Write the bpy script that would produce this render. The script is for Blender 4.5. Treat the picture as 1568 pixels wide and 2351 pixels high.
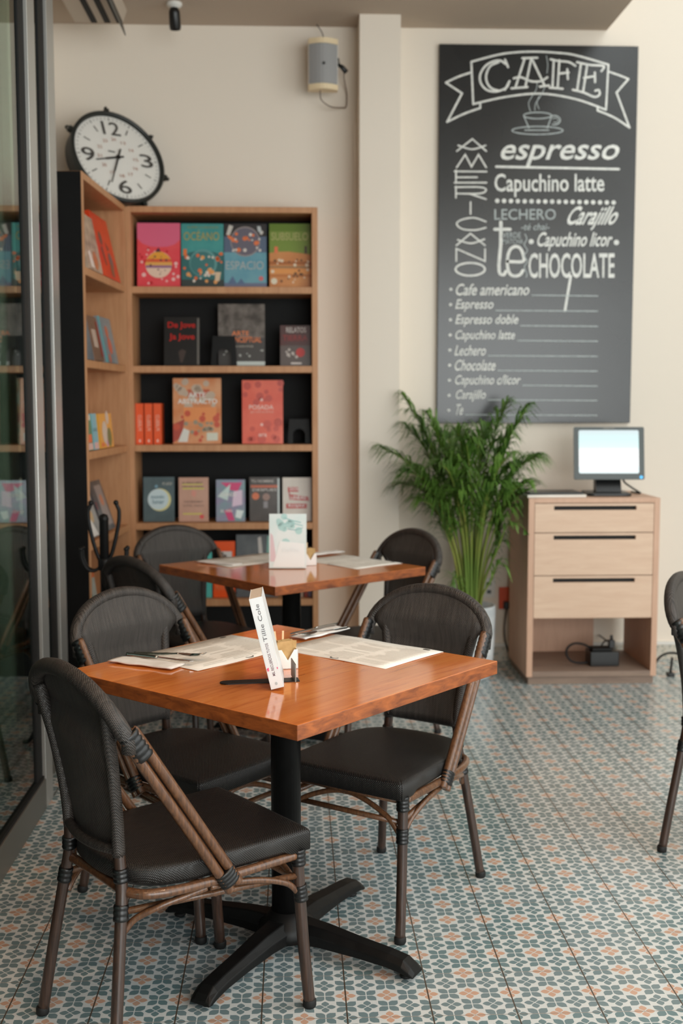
import bpy, math, random
from mathutils import Vector, Matrix, Euler
random.seed(7)
PI = math.pi
sc = bpy.context.scene
col = sc.collection
for o in list(bpy.data.objects): bpy.data.objects.remove(o)

# ------------------------------------------------------------------ camera
cd = bpy.data.cameras.new('camera')
cam = bpy.data.objects.new('camera', cd); col.objects.link(cam)
cd.sensor_fit = 'VERTICAL'; cd.sensor_height = 36.0
cd.lens = 2653.0 / 2351.0 * 36.0
cam.location = (0, 0, 1.4262)
YAW, PITCH, ROLL = 0.04117, 0.09421, 0.00075
fw = Vector((math.sin(YAW)*math.cos(PITCH), math.cos(YAW)*math.cos(PITCH), -math.sin(PITCH)))
rt = Vector((math.cos(YAW), -math.sin(YAW), 0)); up = rt.cross(fw)
rt2 = rt*math.cos(ROLL) - up*math.sin(ROLL); up2 = rt*math.sin(ROLL) + up*math.cos(ROLL)
cam.rotation_euler = Matrix((rt2, up2, -fw)).transposed().to_euler()
cd.clip_start = .05; cd.clip_end = 60
cd.dof.use_dof = True; cd.dof.focus_distance = 2.72; cd.dof.aperture_fstop = 3.3
sc.camera = cam

# ------------------------------------------------------------------ light and exposure
sc.view_settings.view_transform = 'Standard'
sc.view_settings.look = 'None'
sc.view_settings.gamma = 1.0
sc.view_settings.use_curve_mapping = False
sc.view_settings.exposure = 0.0
try:
    sc.cycles.use_denoising = True
    sc.cycles.max_bounces = 10; sc.cycles.diffuse_bounces = 6; sc.cycles.glossy_bounces = 4
    sc.cycles.transmission_bounces = 6; sc.cycles.transparent_max_bounces = 8
    sc.cycles.caustics_reflective = False; sc.cycles.caustics_refractive = False
    sc.cycles.sample_clamp_indirect = 4.0
except Exception:
    pass
w = bpy.data.worlds.new('daylight'); sc.world = w; w.use_nodes = True
w.node_tree.nodes['Background'].inputs[0].default_value = (.75, .86, .9, 1)
w.node_tree.nodes['Background'].inputs[1].default_value = .35

def area(name, loc, aim, sx, sy, power, color):
    l = bpy.data.lights.new(name, 'AREA'); l.shape = 'RECTANGLE'; l.size = sx; l.size_y = sy
    l.energy = power; l.color = color
    o = bpy.data.objects.new(name, l); col.objects.link(o); o.location = loc
    o.rotation_euler = (Vector(aim)-Vector(loc)).to_track_quat('-Z', 'Y').to_euler()
    return o
# daylight entering through the glazed right-hand front of the cafe and through the street windows behind the camera
area('daylight_right', (4.14, .6, 2.5), (0, .6, 2.5), 5.4, 4.3, 195, (.96, 1, .985))
area('daylight_street', (2.2, -2.44, 1.7), (2.2, 6, 1.7), 3.7, 2.9, 212, (.97, 1, .99))
area('added_overhead_fill', (2.9, 2.0, 4.93), (2.9, 2.0, 0), 2.0, 6.4, 112, (.95, 1, 1))  # added overhead fill to brighten tables and floor, set in an assumed roof opening
# warm downlights in the low ceiling, above and behind the camera
for lx, ly in ((-.35, .4), (.75, .4), (-.35, 2.1), (.75, 2.1)):
    d = bpy.data.lights.new('downlight', 'SPOT'); d.energy = 48; d.color = (1, .66, .43); d.shadow_soft_size = .06; d.spot_size = 2.3; d.spot_blend = .6
    o = bpy.data.objects.new('downlight', d); col.objects.link(o); o.location = (lx, ly, 3.37)

# ------------------------------------------------------------------ helpers: materials
def s2l(c):
    c = c/255.0
    return c/12.92 if c <= .04045 else ((c+.055)/1.055)**2.4
def rgb(r, g, b): return (s2l(r), s2l(g), s2l(b), 1)

def mat(name, color, rough=.5, metal=0, spec=.5, coat=0, emit=None, es=0):
    m = bpy.data.materials.new(name); m.use_nodes = True
    b = m.node_tree.nodes['Principled BSDF']
    b.inputs['Base Color'].default_value = color
    b.inputs['Roughness'].default_value = rough
    b.inputs['Metallic'].default_value = metal
    b.inputs['Specular IOR Level'].default_value = spec
    if coat:
        b.inputs['Coat Weight'].default_value = coat; b.inputs['Coat Roughness'].default_value = .08
    if emit:
        b.inputs['Emission Color'].default_value = emit; b.inputs['Emission Strength'].default_value = es
    return m

class NT:
    def __init__(s, m): s.t = m.node_tree; s.b = s.t.nodes['Principled BSDF']
    def n(s, kind, **kw):
        x = s.t.nodes.new(kind)
        for k, v in kw.items(): setattr(x, k, v)
        return x
    def l(s, a, b): s.t.links.new(a, b)
    def val(s, sock, v):
        if hasattr(v, 'is_linked') or isinstance(v, bpy.types.NodeSocket): s.l(v, sock)
        else: sock.default_value = v
    def m(s, op, a, b=None, c=None):
        x = s.n('ShaderNodeMath', operation=op); s.val(x.inputs[0], a)
        if b is not None: s.val(x.inputs[1], b)
        if c is not None: s.val(x.inputs[2], c)
        return x.outputs[0]
    def mix(s, f, a, b):
        x = s.n('ShaderNodeMix', data_type='RGBA'); s.val(x.inputs[0], f)
        s.val(x.inputs[6], a); s.val(x.inputs[7], b)
        return x.outputs[2]
    def coord(s, kind='Object', scale=(1, 1, 1), loc=(0, 0, 0), rot=(0, 0, 0)):
        tc = s.n('ShaderNodeTexCoord'); mp = s.n('ShaderNodeMapping')
        s.l(tc.outputs[kind], mp.inputs[0]); mp.inputs['Scale'].default_value = scale
        mp.inputs['Location'].default_value = loc; mp.inputs['Rotation'].default_value = rot
        return mp.outputs[0]
    def noise(s, vec, scale, detail=3, rough=.5, dist=0):
        x = s.n('ShaderNodeTexNoise'); s.l(vec, x.inputs['Vector'])
        x.inputs['Scale'].default_value = scale; x.inputs['Detail'].default_value = detail
        x.inputs['Roughness'].default_value = rough; x.inputs['Distortion'].default_value = dist
        return x.outputs[0]
    def ramp(s, f, stops):
        x = s.n('ShaderNodeValToRGB'); s.l(f, x.inputs[0]); e = x.color_ramp.elements
        while len(e) < len(stops): e.new(.5)
        for i, (p, c) in enumerate(stops): e[i].position = p; e[i].color = c
        return x.outputs[0]
    def bump(s, h, strength=.2, dist=.002):
        x = s.n('ShaderNodeBump'); x.inputs['Strength'].default_value = strength
        x.inputs['Distance'].default_value = dist; s.l(h, x.inputs['Height']); s.l(x.outputs[0], s.b.inputs['Normal'])

def wood(name, c1, c2, scale=(1, 14, 14), rough=.45, coat=0, nscale=3, kind='Object', bump=.08):
    m = mat(name, c1, rough, coat=coat); t = NT(m)
    v = t.coord(kind, scale)
    a = t.noise(v, nscale, 6, .6, .6)
    t.l(t.ramp(a, [(.3, c1), (.72, c2)]), t.b.inputs['Base Color'])
    t.bump(a, bump, .001)
    return m

def mottled(name, c1, c2, scale=4, rough=.5, bump=0, stretch=(1, 1, 1), lo=.35, hi=.65, coat=0):
    m = mat(name, c1, rough, coat=coat); t = NT(m)
    v = t.coord('Object', stretch); a = t.noise(v, scale, 4)
    t.l(t.ramp(a, [(lo, c1), (hi, c2)]), t.b.inputs['Base Color'])
    if bump: t.bump(a, bump, .003)
    return m

# ------------------------------------------------------------------ helpers: meshes
class MB:
    def __init__(s): s.v = []; s.f = []; s.mi = []; s.sm = []; s.M = Matrix.Identity(4)
    def add(s, verts, faces, mi=0, smooth=False):
        o = len(s.v); s.v += [s.M @ Vector(p) for p in verts]
        for f in faces: s.f.append([i+o for i in f]); s.mi.append(mi); s.sm.append(smooth)
        return s
    def box(s, a, b, mi=0):
        x0, y0, z0 = a; x1, y1, z1 = b
        V = [(x0,y0,z0),(x1,y0,z0),(x1,y1,z0),(x0,y1,z0),(x0,y0,z1),(x1,y0,z1),(x1,y1,z1),(x0,y1,z1)]
        return s.add(V, [(0,3,2,1),(4,5,6,7),(0,1,5,4),(1,2,6,5),(2,3,7,6),(3,0,4,7)], mi)
    def rbox(s, a, b, r, mi=0, seg=3, axis='z'):
        # box with rounded vertical (axis) edges
        x0, y0, z0 = a; x1, y1, z1 = b
        if axis == 'z': p = rrect(x0, y0, x1, y1, r, seg); return s.prism([(x, y) for x, y in p], z0, z1, lambda x, y, t: (x, y, t), mi)
        if axis == 'y': p = rrect(x0, z0, x1, z1, r, seg); return s.prism(p, y0, y1, lambda x, z, t: (x, t, z), mi, flip=True)
        p = rrect(y0, z0, y1, z1, r, seg); return s.prism(p, x0, x1, lambda y, z, t: (t, y, z), mi)
    def prism(s, poly, t0, t1, fn, mi=0, flip=False, smooth=False):
        n = len(poly)
        V = [fn(x, y, t0) for x, y in poly] + [fn(x, y, t1) for x, y in poly]
        F = [tuple(range(n-1, -1, -1)), tuple(range(n, 2*n))] + [(i, (i+1) % n, (i+1) % n+n, i+n) for i in range(n)]
        if flip: F = [tuple(reversed(f)) for f in F]
        return s.add(V, F, mi, smooth)
    def rings(s, rings, mi=0, smooth=True, cap=True, closed=True):
        n = len(rings[0]); V = [p for r in rings for p in r]; F = []
        for k in range(len(rings)-1):
            for i in range(n if closed else n-1):
                j = (i+1) % n; F.append((k*n+i, k*n+j, (k+1)*n+j, (k+1)*n+i))
        if cap and closed: F.append(tuple(range(n-1, -1, -1))); F.append(tuple((len(rings)-1)*n+i for i in range(n)))
        return s.add(V, F, mi, smooth)
    def lathe(s, prof, c=(0, 0, 0), n=24, mi=0, smooth=True, cap=True):
        R = [[(c[0]+r*math.cos(2*PI*i/n), c[1]+r*math.sin(2*PI*i/n), c[2]+z) for i in range(n)] for r, z in prof]
        return s.rings(R, mi, smooth, cap)
    def tube(s, path, r, n=10, mi=0, cap=True, flat=1.0):
        P = [Vector(p) for p in path]; L = len(P)
        rad = r if isinstance(r, (list, tuple)) else [r]*L
        T = []
        for i in range(L):
            d = (P[min(i+1, L-1)] - P[max(i-1, 0)])
            T.append(d.normalized() if d.length > 1e-9 else Vector((0, 0, 1)))
        u = T[0].orthogonal().normalized(); R = []
        for i in range(L):
            u = (u - T[i]*u.dot(T[i]));
            u = u.normalized() if u.length > 1e-6 else T[i].orthogonal().normalized()
            v = T[i].cross(u)
            R.append([tuple(P[i] + rad[i]*(math.cos(2*PI*k/n)*u + flat*math.sin(2*PI*k/n)*v)) for k in range(n)])
        return s.rings(R, mi, True, cap)
    def torus(s, c, axis, R, r, n=14, m=6, mi=0):
        a = Vector(axis).normalized(); u = a.orthogonal().normalized(); v = a.cross(u); c = Vector(c); V = []; F = []
        for i in range(n):
            d = math.cos(2*PI*i/n)*u + math.sin(2*PI*i/n)*v
            for j in range(m): V.append(tuple(c + d*(R + r*math.cos(2*PI*j/m)) + a*(r*math.sin(2*PI*j/m))))
        for i in range(n):
            for j in range(m): F.append((i*m+j, ((i+1) % n)*m+j, ((i+1) % n)*m+(j+1) % m, i*m+(j+1) % m))
        return s.add(V, F, mi, True)
    def sphere(s, c, r, n=12, mi=0, sz=1):
        return s.lathe([(max(r*math.sin(PI*k/8), 1e-5), -sz*r*math.cos(PI*k/8)) for k in range(9)], c, n, mi)
    def build(s, name, mats, parent=None, loc=None, rotz=None):
        me = bpy.data.meshes.new(name); me.from_pydata([tuple(p) for p in s.v], [], s.f)
        for m in (mats if isinstance(mats, (list, tuple)) else [mats]): me.materials.append(m)
        for p, k, q in zip(me.polygons, s.mi, s.sm): p.material_index = k; p.use_smooth = q
        me.validate(); me.update()
        o = bpy.data.objects.new(name, me); col.objects.link(o)
        if parent: o.parent = parent
        if loc: o.location = loc
        if rotz is not None: o.rotation_euler = (0, 0, rotz)
        return o

def rrect(x0, y0, x1, y1, r, seg=4):
    p = []
    for cx, cy, a in ((x1-r, y1-r, 0), (x0+r, y1-r, PI/2), (x0+r, y0+r, PI), (x1-r, y0+r, 1.5*PI)):
        for k in range(seg+1): p.append((cx+r*math.cos(a+PI/2*k/seg), cy+r*math.sin(a+PI/2*k/seg)))
    return p
def crom(pts, n=6):
    P = [Vector(p) for p in pts]; out = []
    for i in range(len(P)-1):
        a, b, c, d = P[max(i-1, 0)], P[i], P[i+1], P[min(i+2, len(P)-1)]
        for k in range(n):
            t = k/n; out.append(.5*((2*b)+(c-a)*t+(2*a-5*b+4*c-d)*t*t+(3*b-a-3*c+d)*t**3))
    out.append(P[-1]); return out
def bevel(o, wd=.002, seg=2, angle=35):
    m = o.modifiers.new('bevel', 'BEVEL'); m.width = wd; m.segments = seg; m.limit_method = 'ANGLE'; m.angle_limit = math.radians(angle)
    return o
def empty(name, label, cat, loc=(0, 0, 0), rotz=0, group=None):
    o = bpy.data.objects.new(name, None); col.objects.link(o); o.location = loc; o.rotation_euler = (0, 0, rotz)
    o.empty_display_size = .05
    return tag(o, label, cat, group)
def tag(o, label, cat, group=None):
    o['label'] = label; o['category'] = cat
    if group: o['group'] = group
    return o
def struct(o): o['kind'] = 'structure'; return o
def dup(root, loc, rotz, label, group=None):
    r = root.copy(); col.objects.link(r); r.location = loc; r.rotation_euler = (0, 0, rotz); r['label'] = label
    if group: r['group'] = group
    for ch in list(root.children):
        c = ch.copy(); col.objects.link(c); c.parent = r
        for g in list(ch.children):
            d = g.copy(); col.objects.link(d); d.parent = c
    return r

_txt = {}
def text_geo(s, bold=0.0):
    """verts (unit box) and faces of a string in the built-in font"""
    k = (s, bold)
    if k not in _txt:
        cu = bpy.data.curves.new('t', 'FONT'); cu.body = s; cu.offset = bold; cu.resolution_u = 3
        o = bpy.data.objects.new('t', cu); col.objects.link(o)
        me = bpy.data.meshes.new_from_object(o.evaluated_get(bpy.context.evaluated_depsgraph_get()))
        V = [tuple(v.co) for v in me.vertices]; F = [tuple(p.vertices) for p in me.polygons]
        bpy.data.objects.remove(o); bpy.data.curves.remove(cu); bpy.data.meshes.remove(me)
        xs = [v[0] for v in V]; ys = [v[1] for v in V]
        x0, x1, y0, y1 = min(xs), max(xs), min(ys), max(ys)
        _txt[k] = ([((v[0]-x0)/(x1-x0), (v[1]-y0)/(y1-y0)) for v in V], F)
    return _txt[k]
def add_text(mb, s, box, fn, bold=0.0, shear=0.0, mi=0):
    """box = (x0,y0,x1,y1) with y up; fn maps (x,y) to 3D"""
    V, F = text_geo(s, bold); x0, y0, x1, y1 = box; sh = shear*(y1-y0)
    e = lay(); mb.add([fn(x0+(x1-x0-sh)*u+sh*v, y0+(y1-y0)*v, e) for u, v in V], F, mi)
LAYER = [0]
def lay():
    LAYER[0] = (LAYER[0]+1) % 240; return LAYER[0]*5e-6
def ribbon(mb, pts, wd, fn, mi=0):
    """flat mitred stroke of constant width along a 2D polyline, round ends"""
    e = lay(); P = [pts[0]]
    for p in pts[1:]:
        if math.hypot(p[0]-P[-1][0], p[1]-P[-1][1]) > 1e-9: P.append(p)
    n = len(P)
    if n < 2: return
    closed = math.hypot(P[0][0]-P[-1][0], P[0][1]-P[-1][1]) < 1e-6*max(1, wd)
    h = wd/2; D = [((P[i+1][0]-P[i][0]), (P[i+1][1]-P[i][1])) for i in range(n-1)]
    D = [(x/math.hypot(x, y), y/math.hypot(x, y)) for x, y in D]
    L, Rr = [], []
    for i in range(n):
        d0 = D[i-1] if i else (D[-1] if closed else D[0]); d1 = D[i] if i < n-1 else (D[0] if closed else D[-1])
        nx, ny = -(d0[1]+d1[1]), d0[0]+d1[0]; l = math.hypot(nx, ny)
        if l < 1e-6: nx, ny = -d1[1], d1[0]; l = 1
        nx /= l; ny /= l; k = h/max(.45, -nx*d1[1]+ny*d1[0])
        L.append((P[i][0]+nx*k, P[i][1]+ny*k)); Rr.append((P[i][0]-nx*k, P[i][1]-ny*k))
    V = [fn(x, y, e) for x, y in L] + [fn(x, y, e) for x, y in Rr]
    mb.add(V, [(i, i+1, n+i+1, n+i) for i in range(n-1)], mi)
    if not closed:
        for c, d, sg in ((P[0], D[0], -1), (P[-1], D[-1], 1)):
            a0 = math.atan2(d[1], d[0])*1.0 + (PI if sg < 0 else 0)
            mb.add([fn(c[0]+h*math.cos(a0-PI/2+PI*k/6), c[1]+h*math.sin(a0-PI/2+PI*k/6), e) for k in range(7)], [tuple(range(7))], mi)
def disc(mb, c, r, fn, mi=0, n=16, sy=1.0):
    e = lay(); mb.add([fn(c[0]+r*math.cos(2*PI*k/n), c[1]+r*sy*math.sin(2*PI*k/n), e) for k in range(n)], [tuple(range(n))], mi)
def ell(cx, cy, rx, ry, a0=0, a1=360, n=28):
    return [(cx+rx*math.cos(math.radians(a0+(a1-a0)*k/n)), cy+ry*math.sin(math.radians(a0+(a1-a0)*k/n))) for k in range(n+1)]
def sm2(pts, n=5): return [(p.x, p.y) for p in crom([(x, y, 0) for x, y in pts], n)]

# ------------------------------------------------------------------ materials
M = {}
m = mat('wall_paint', rgb(232, 222, 208), .85); t = NT(m)
a = t.noise(t.coord('Object', (60, 60, 8)), 6, 3); t.bump(a, .12, .002); M['wall'] = m
M['ceiling'] = mat('ceiling_paint', rgb(186, 170, 154), .9)
M['pot_white'] = mottled('white_ceramic', rgb(225, 228, 228), rgb(190, 196, 198), 9, .6, .6)
M['black_panel'] = mottled('black_laminate', rgb(9, 9, 9), rgb(13, 13, 13), 6, .6); M['black_panel'].node_tree.nodes['Principled BSDF'].inputs['Specular IOR Level'].default_value = .25
M['oak'] = wood('oak_veneer', rgb(196, 146, 104), rgb(176, 124, 84), (10, 10, 1.2), .5, nscale=4)
M['oak_pale'] = wood('pale_oak', rgb(224, 194, 168), rgb(212, 178, 152), (1.2, 10, 10), .5, nscale=4)
M['oak_frame'] = wood('pale_oak_frame', rgb(212, 172, 146), rgb(198, 158, 132), (8, 8, 1.2), .5, nscale=4)
M['oak_grey'] = wood('grey_oak_plinth', rgb(150, 128, 112), rgb(128, 108, 96), (1.2, 8, 8), .6, nscale=4)  # greyer, darker oak tone for the bottom panel and plinth
M['black_metal'] = mottled('black_cast_iron', rgb(10, 10, 10), rgb(15, 15, 15), 30, .45); M['black_metal'].node_tree.nodes['Principled BSDF'].inputs['Specular IOR Level'].default_value = .25
M['black_plastic'] = mat('black_plastic', rgb(15, 16, 17), .35)
M['grey_plastic'] = mat('dark_grey_plastic', rgb(72, 80, 80), .4)
M['steel'] = mat('brushed_aluminium', rgb(184, 184, 180), .35, .6)
M['steel_dark'] = mat('dark_aluminium', rgb(118, 116, 110), .42, .5)
M['cutlery'] = mat('cutlery_steel', rgb(170, 168, 164), .18, 1)
M['rubber'] = mat('black_rubber', rgb(7, 7, 7), .7)
M['binding'] = mat('black_cord_binding', rgb(9, 10, 11), .35)
m = mat('bamboo_brown_metal', rgb(104, 70, 46), .3, coat=.3); t = NT(m)
a = t.noise(t.coord('Object', (60, 60, 3)), 3, 4, .6)
t.l(t.ramp(a, [(.3, rgb(118, 80, 52)), (.6, rgb(82, 54, 36)), (.8, rgb(50, 33, 24))]), t.b.inputs['Base Color']); M['bamboo'] = m
m = mat('dark_leg_brown', rgb(64, 44, 34), .34, coat=.25); t = NT(m)
a = t.noise(t.coord('Object', (60, 60, 3)), 3, 4, .6)
t.l(t.ramp(a, [(.3, rgb(68, 47, 36)), (.7, rgb(36, 25, 20))]), t.b.inputs['Base Color']); M['leg'] = m
def weave(name, c1, c2, k=900, alpha=1.0, rough=.5):
    m = mat(name, c1, rough); t = NT(m)
    v = t.n('ShaderNodeSeparateXYZ'); t.l(t.coord('Object'), v.inputs[0])
    p = t.m('ADD', v.outputs[1], v.outputs[2])
    s1 = t.m('SINE', t.m('MULTIPLY', v.outputs[0], k)); s2 = t.m('SINE', t.m('MULTIPLY', p, k))
    h = t.m('MULTIPLY', s1, s2)
    nz = t.noise(t.coord('Object', (40, 3, 3)), 4, 3)
    f = t.m('ADD', t.m('MULTIPLY', h, .35), t.m('MULTIPLY', nz, .9))
    t.l(t.ramp(f, [(.2, c1), (.75, c2)]), t.b.inputs['Base Color'])
    t.bump(h, .5, .0012)
    t.b.inputs['Alpha'].default_value = alpha
    return m
M['mesh_fabric'] = weave('dark_mesh_fabric', rgb(40, 37, 35), rgb(80, 75, 71), 1100, .88)
M['mesh_wrap'] = weave('dark_mesh_wrap', rgb(16, 14, 13), rgb(70, 64, 60), 1100, 1, .45)
M['mesh_seat'] = weave('dark_mesh_seat', rgb(17, 16, 15), rgb(42, 39, 37), 1100, 1, .45)
M['paper'] = mottled('paper', rgb(240, 238, 230), rgb(232, 228, 219), 12, .8)
M['napkin'] = mottled('napkin_paper', rgb(236, 234, 230), rgb(222, 219, 214), 30, .9, .2)
M['ink'] = mat('printed_ink', rgb(150, 144, 134), .8)
M['ink_dark'] = mat('dark_ink', rgb(70, 66, 62), .8)
M['pages'] = wood('page_edges', rgb(228, 216, 200), rgb(205, 190, 172), (60, 60, 1), .85, nscale=5)
M['white'] = mat('white_gloss', rgb(232, 232, 230), .3)
M['white_soft'] = mat('white_matt', rgb(226, 224, 218), .6)
M['chalk'] = mottled('white_chalk_paint', rgb(238, 238, 232), rgb(214, 216, 212), 40, .8)
M['chalk_grey'] = mottled('grey_chalk', rgb(186, 194, 193), rgb(166, 174, 174), 40, .85)
M['board'] = mottled('chalkboard_slate', rgb(30, 31, 32), rgb(36, 38, 39), 3, .25); M['board'].node_tree.nodes['Principled BSDF'].inputs['Specular IOR Level'].default_value = .55
M['orange_plastic'] = mat('orange_plastic', rgb(206, 74, 24), .45)
M['leaf'] = mottled('palm_leaf', rgb(62, 100, 36), rgb(104, 142, 58), 6, .45)
M['stem'] = mottled('palm_stem', rgb(104, 132, 52), rgb(150, 152, 70), 8, .5, stretch=(1, 1, .3))
M['soil'] = mottled('soil', rgb(40, 32, 26), rgb(62, 50, 40), 40, .95, .6)
M['bread'] = mottled('raw_sugar_paper', rgb(196, 164, 112), rgb(170, 138, 88), 40, .8)
M['stick'] = mat('wooden_stirrer', rgb(222, 192, 150), .7)

# ---- tabletop wood: planks along local x, lacquered
m = mat('varnished_tabletop', rgb(210, 120, 54), .13, coat=.5); t = NT(m)
sx = t.n('ShaderNodeSeparateXYZ'); t.l(t.coord('Object'), sx.inputs[0])
pl = t.m('FLOOR', t.m('MULTIPLY', sx.outputs[1], 1/.105))
rnd = t.n('ShaderNodeTexWhiteNoise', noise_dimensions='1D'); t.l(pl, rnd.inputs['W'])
cb = t.n('ShaderNodeCombineXYZ')
t.l(t.m('MULTIPLY_ADD', sx.outputs[0], 1.6, t.m('MULTIPLY', rnd.outputs[0], 7)), cb.inputs[0])
t.l(t.m('MULTIPLY', sx.outputs[1], 13), cb.inputs[1]); t.l(t.m('MULTIPLY', sx.outputs[2], 13), cb.inputs[2])
g = t.noise(cb.outputs[0], 2.6, 6, .62, 1.1)
base = t.ramp(g, [(.2, rgb(168, 84, 34)), (.45, rgb(222, 128, 58)), (.75, rgb(236, 150, 76))])
tone = t.m('MULTIPLY_ADD', rnd.outputs[0], .25, .8)
mm = t.n('ShaderNodeMix', data_type='RGBA', blend_type='MULTIPLY'); mm.inputs[0].default_value = 1
t.l(base, mm.inputs[6]); cc = t.n('ShaderNodeCombineColor')
for i in range(3): t.l(tone, cc.inputs[i])
t.l(cc.outputs[0], mm.inputs[7])
t.l(mm.outputs[2], t.b.inputs['Base Color']); M['table'] = m
m = wood('tabletop_edge', rgb(168, 92, 42), rgb(100, 50, 24), (6, 6, 22), .4, nscale=3, bump=.2); M['table_edge'] = m

# ---- patterned floor tiles, 20 cm with a 5 cm flower lattice
m = mat('patterned_cement_tile', rgb(200, 200, 190), .34, spec=.8); t = NT(m)
sx = t.n('ShaderNodeSeparateXYZ'); t.l(t.coord('Object'), sx.inputs[0])
U = t.m('MULTIPLY', t.m('SUBTRACT', sx.outputs[0], .5186), 20.0)
V = t.m('MULTIPLY', t.m('SUBTRACT', sx.outputs[1], .5661), 20.0)
iu = t.m('ROUND', U); iv = t.m('ROUND', V)
fu = t.m('ABSOLUTE', t.m('SUBTRACT', U, iu)); fv = t.m('ABSOLUTE', t.m('SUBTRACT', V, iv))
par = t.m('FLOORED_MODULO', t.m('ADD', iu, iv), 2.0)
mx = t.m('MAXIMUM', fu, fv); mn = t.m('MINIMUM', fu, fv)
# plus flower: lens-shaped petal along each axis
q = t.m('DIVIDE', t.m('SUBTRACT', mx, .262), .245)
hw = t.m('MULTIPLY', t.m('SUBTRACT', 1.0, t.m('MULTIPLY', q, q)), .185)
plus = t.m('MULTIPLY', t.m('LESS_THAN', mn, hw), t.m('LESS_THAN', mn, t.m('SUBTRACT', mx, .032)))
# cross flower: four fat leaves along the diagonals
da = t.m('MULTIPLY', t.m('ADD', fu, fv), .7071); db = t.m('ABSOLUTE', t.m('MULTIPLY', t.m('SUBTRACT', fu, fv), .7071))
dq = t.m('DIVIDE', t.m('SUBTRACT', da, .345), .345)
dw = t.m('MULTIPLY', t.m('SUBTRACT', 1.0, t.m('MULTIPLY', dq, dq)), .212)
inn = t.m('MULTIPLY', t.m('GREATER_THAN', mn, .026), t.m('LESS_THAN', mx, .468))
cross = t.m('MULTIPLY', t.m('LESS_THAN', db, dw), inn)
petal = t.m('ADD', t.m('MULTIPLY', plus, t.m('SUBTRACT', 1.0, par)), t.m('MULTIPLY', cross, par))
eu = t.m('LESS_THAN', t.m('FLOORED_MODULO', iu, 2.0), .5); ev = t.m('LESS_THAN', t.m('FLOORED_MODULO', iv, 2.0), .5)
c4u = t.m('LESS_THAN', t.m('FLOORED_MODULO', iu, 4.0), .5); c4v = t.m('LESS_THAN', t.m('FLOORED_MODULO', iv, 4.0), .5)
orange = t.m('MULTIPLY', t.m('MULTIPLY', eu, ev), t.m('SUBTRACT', 1.0, t.m('MULTIPLY', c4u, c4v)))
tid = t.n('ShaderNodeCombineXYZ'); t.l(t.m('FLOOR', t.m('DIVIDE', U, 4.0)), tid.inputs[0]); t.l(t.m('FLOOR', t.m('DIVIDE', V, 4.0)), tid.inputs[1])
wn = t.n('ShaderNodeTexWhiteNoise', noise_dimensions='2D'); t.l(tid.outputs[0], wn.inputs['Vector'])
teal = t.mix(wn.outputs[0], rgb(100, 126, 130), rgb(114, 132, 136))
pc = t.mix(orange, teal, rgb(192, 156, 134))
body = t.mix(petal, rgb(202, 207, 206), pc)
gu = t.m('LESS_THAN', t.m('ABSOLUTE', t.m('SUBTRACT', t.m('FLOORED_MODULO', t.m('ADD', U, 2.0), 4.0), 2.0)), .036)
gv = t.m('LESS_THAN', t.m('ABSOLUTE', t.m('SUBTRACT', t.m('FLOORED_MODULO', t.m('ADD', V, 2.0), 4.0), 2.0)), .017)
body = t.mix(gv, body, rgb(118, 106, 94)); body = t.mix(gu, body, rgb(78, 68, 58))
t.l(body, t.b.inputs['Base Color']); M['tile'] = m
dirt = t.noise(t.coord('Object'), 2.2, 4)
t.l(t.m('MULTIPLY_ADD', dirt, .2, .16), t.b.inputs['Roughness'])

# ---- glass
m = bpy.data.materials.new('door_glass'); m.use_nodes = True
b = m.node_tree.nodes['Principled BSDF']; b.inputs['Base Color'].default_value = rgb(196, 222, 208); b.inputs['Roughness'].default_value = 0
b.inputs['Transmission Weight'].default_value = 1; b.inputs['IOR'].default_value = 1.52; M['glass'] = m

# ================================================================== THE ROOM
ZC = 3.395
def box_obj(name, a, b, m):
    return struct(MB().box(a, b).build(name, m))
box_obj('floor', (-4.6, -2.6, -.06), (4.4, 6.5, 0), M['tile'])
box_obj('wall_back', (-4.6, 6.29, 0), (4.4, 6.5, 4.9), M['wall'])
box_obj('trim_1', (.345, 6.08, 0), (.555, 6.29, ZC), M['wall'])['label'] = 'square plastered pillar standing out from the back wall'
box_obj('ceiling', (-1.4, -2.6, ZC), (1.672, 6.29, ZC+.25), M['ceiling'])
mb = MB(); mb.box((1.2, -2.6, 4.9), (1.85, 6.5, 5.0)).box((3.95, -2.6, 4.9), (4.4, 6.5, 5.0)).box((1.85, -2.6, 4.9), (3.95, -1.25, 5.0)).box((1.85, 5.25, 4.9), (3.95, 6.5, 5.0))
struct(mb.build('ceiling_high', M['wall']))  # roof opening made up to hold the added overhead fill
mb = MB()
for yy in (-1.25, .9, 3.05, 5.2): mb.box((1.85, yy, 4.95), (3.95, yy+.05, 5.0))
struct(mb.build('added_roof_bars', M['steel_dark']))  # unseen bars added across the made-up roof opening
box_obj('wall_left', (-1.42, 4.72, 0), (-1.27, 6.29, ZC), M['wall'])
# room beyond the glass doors
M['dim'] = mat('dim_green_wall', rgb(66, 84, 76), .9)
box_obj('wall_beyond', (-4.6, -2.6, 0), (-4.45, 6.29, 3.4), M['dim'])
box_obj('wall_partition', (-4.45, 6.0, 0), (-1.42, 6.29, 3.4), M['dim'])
box_obj('ceiling_beyond', (-4.6, -2.6, 3.4), (-1.4, 6.29, 3.5), M['dim'])
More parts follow.
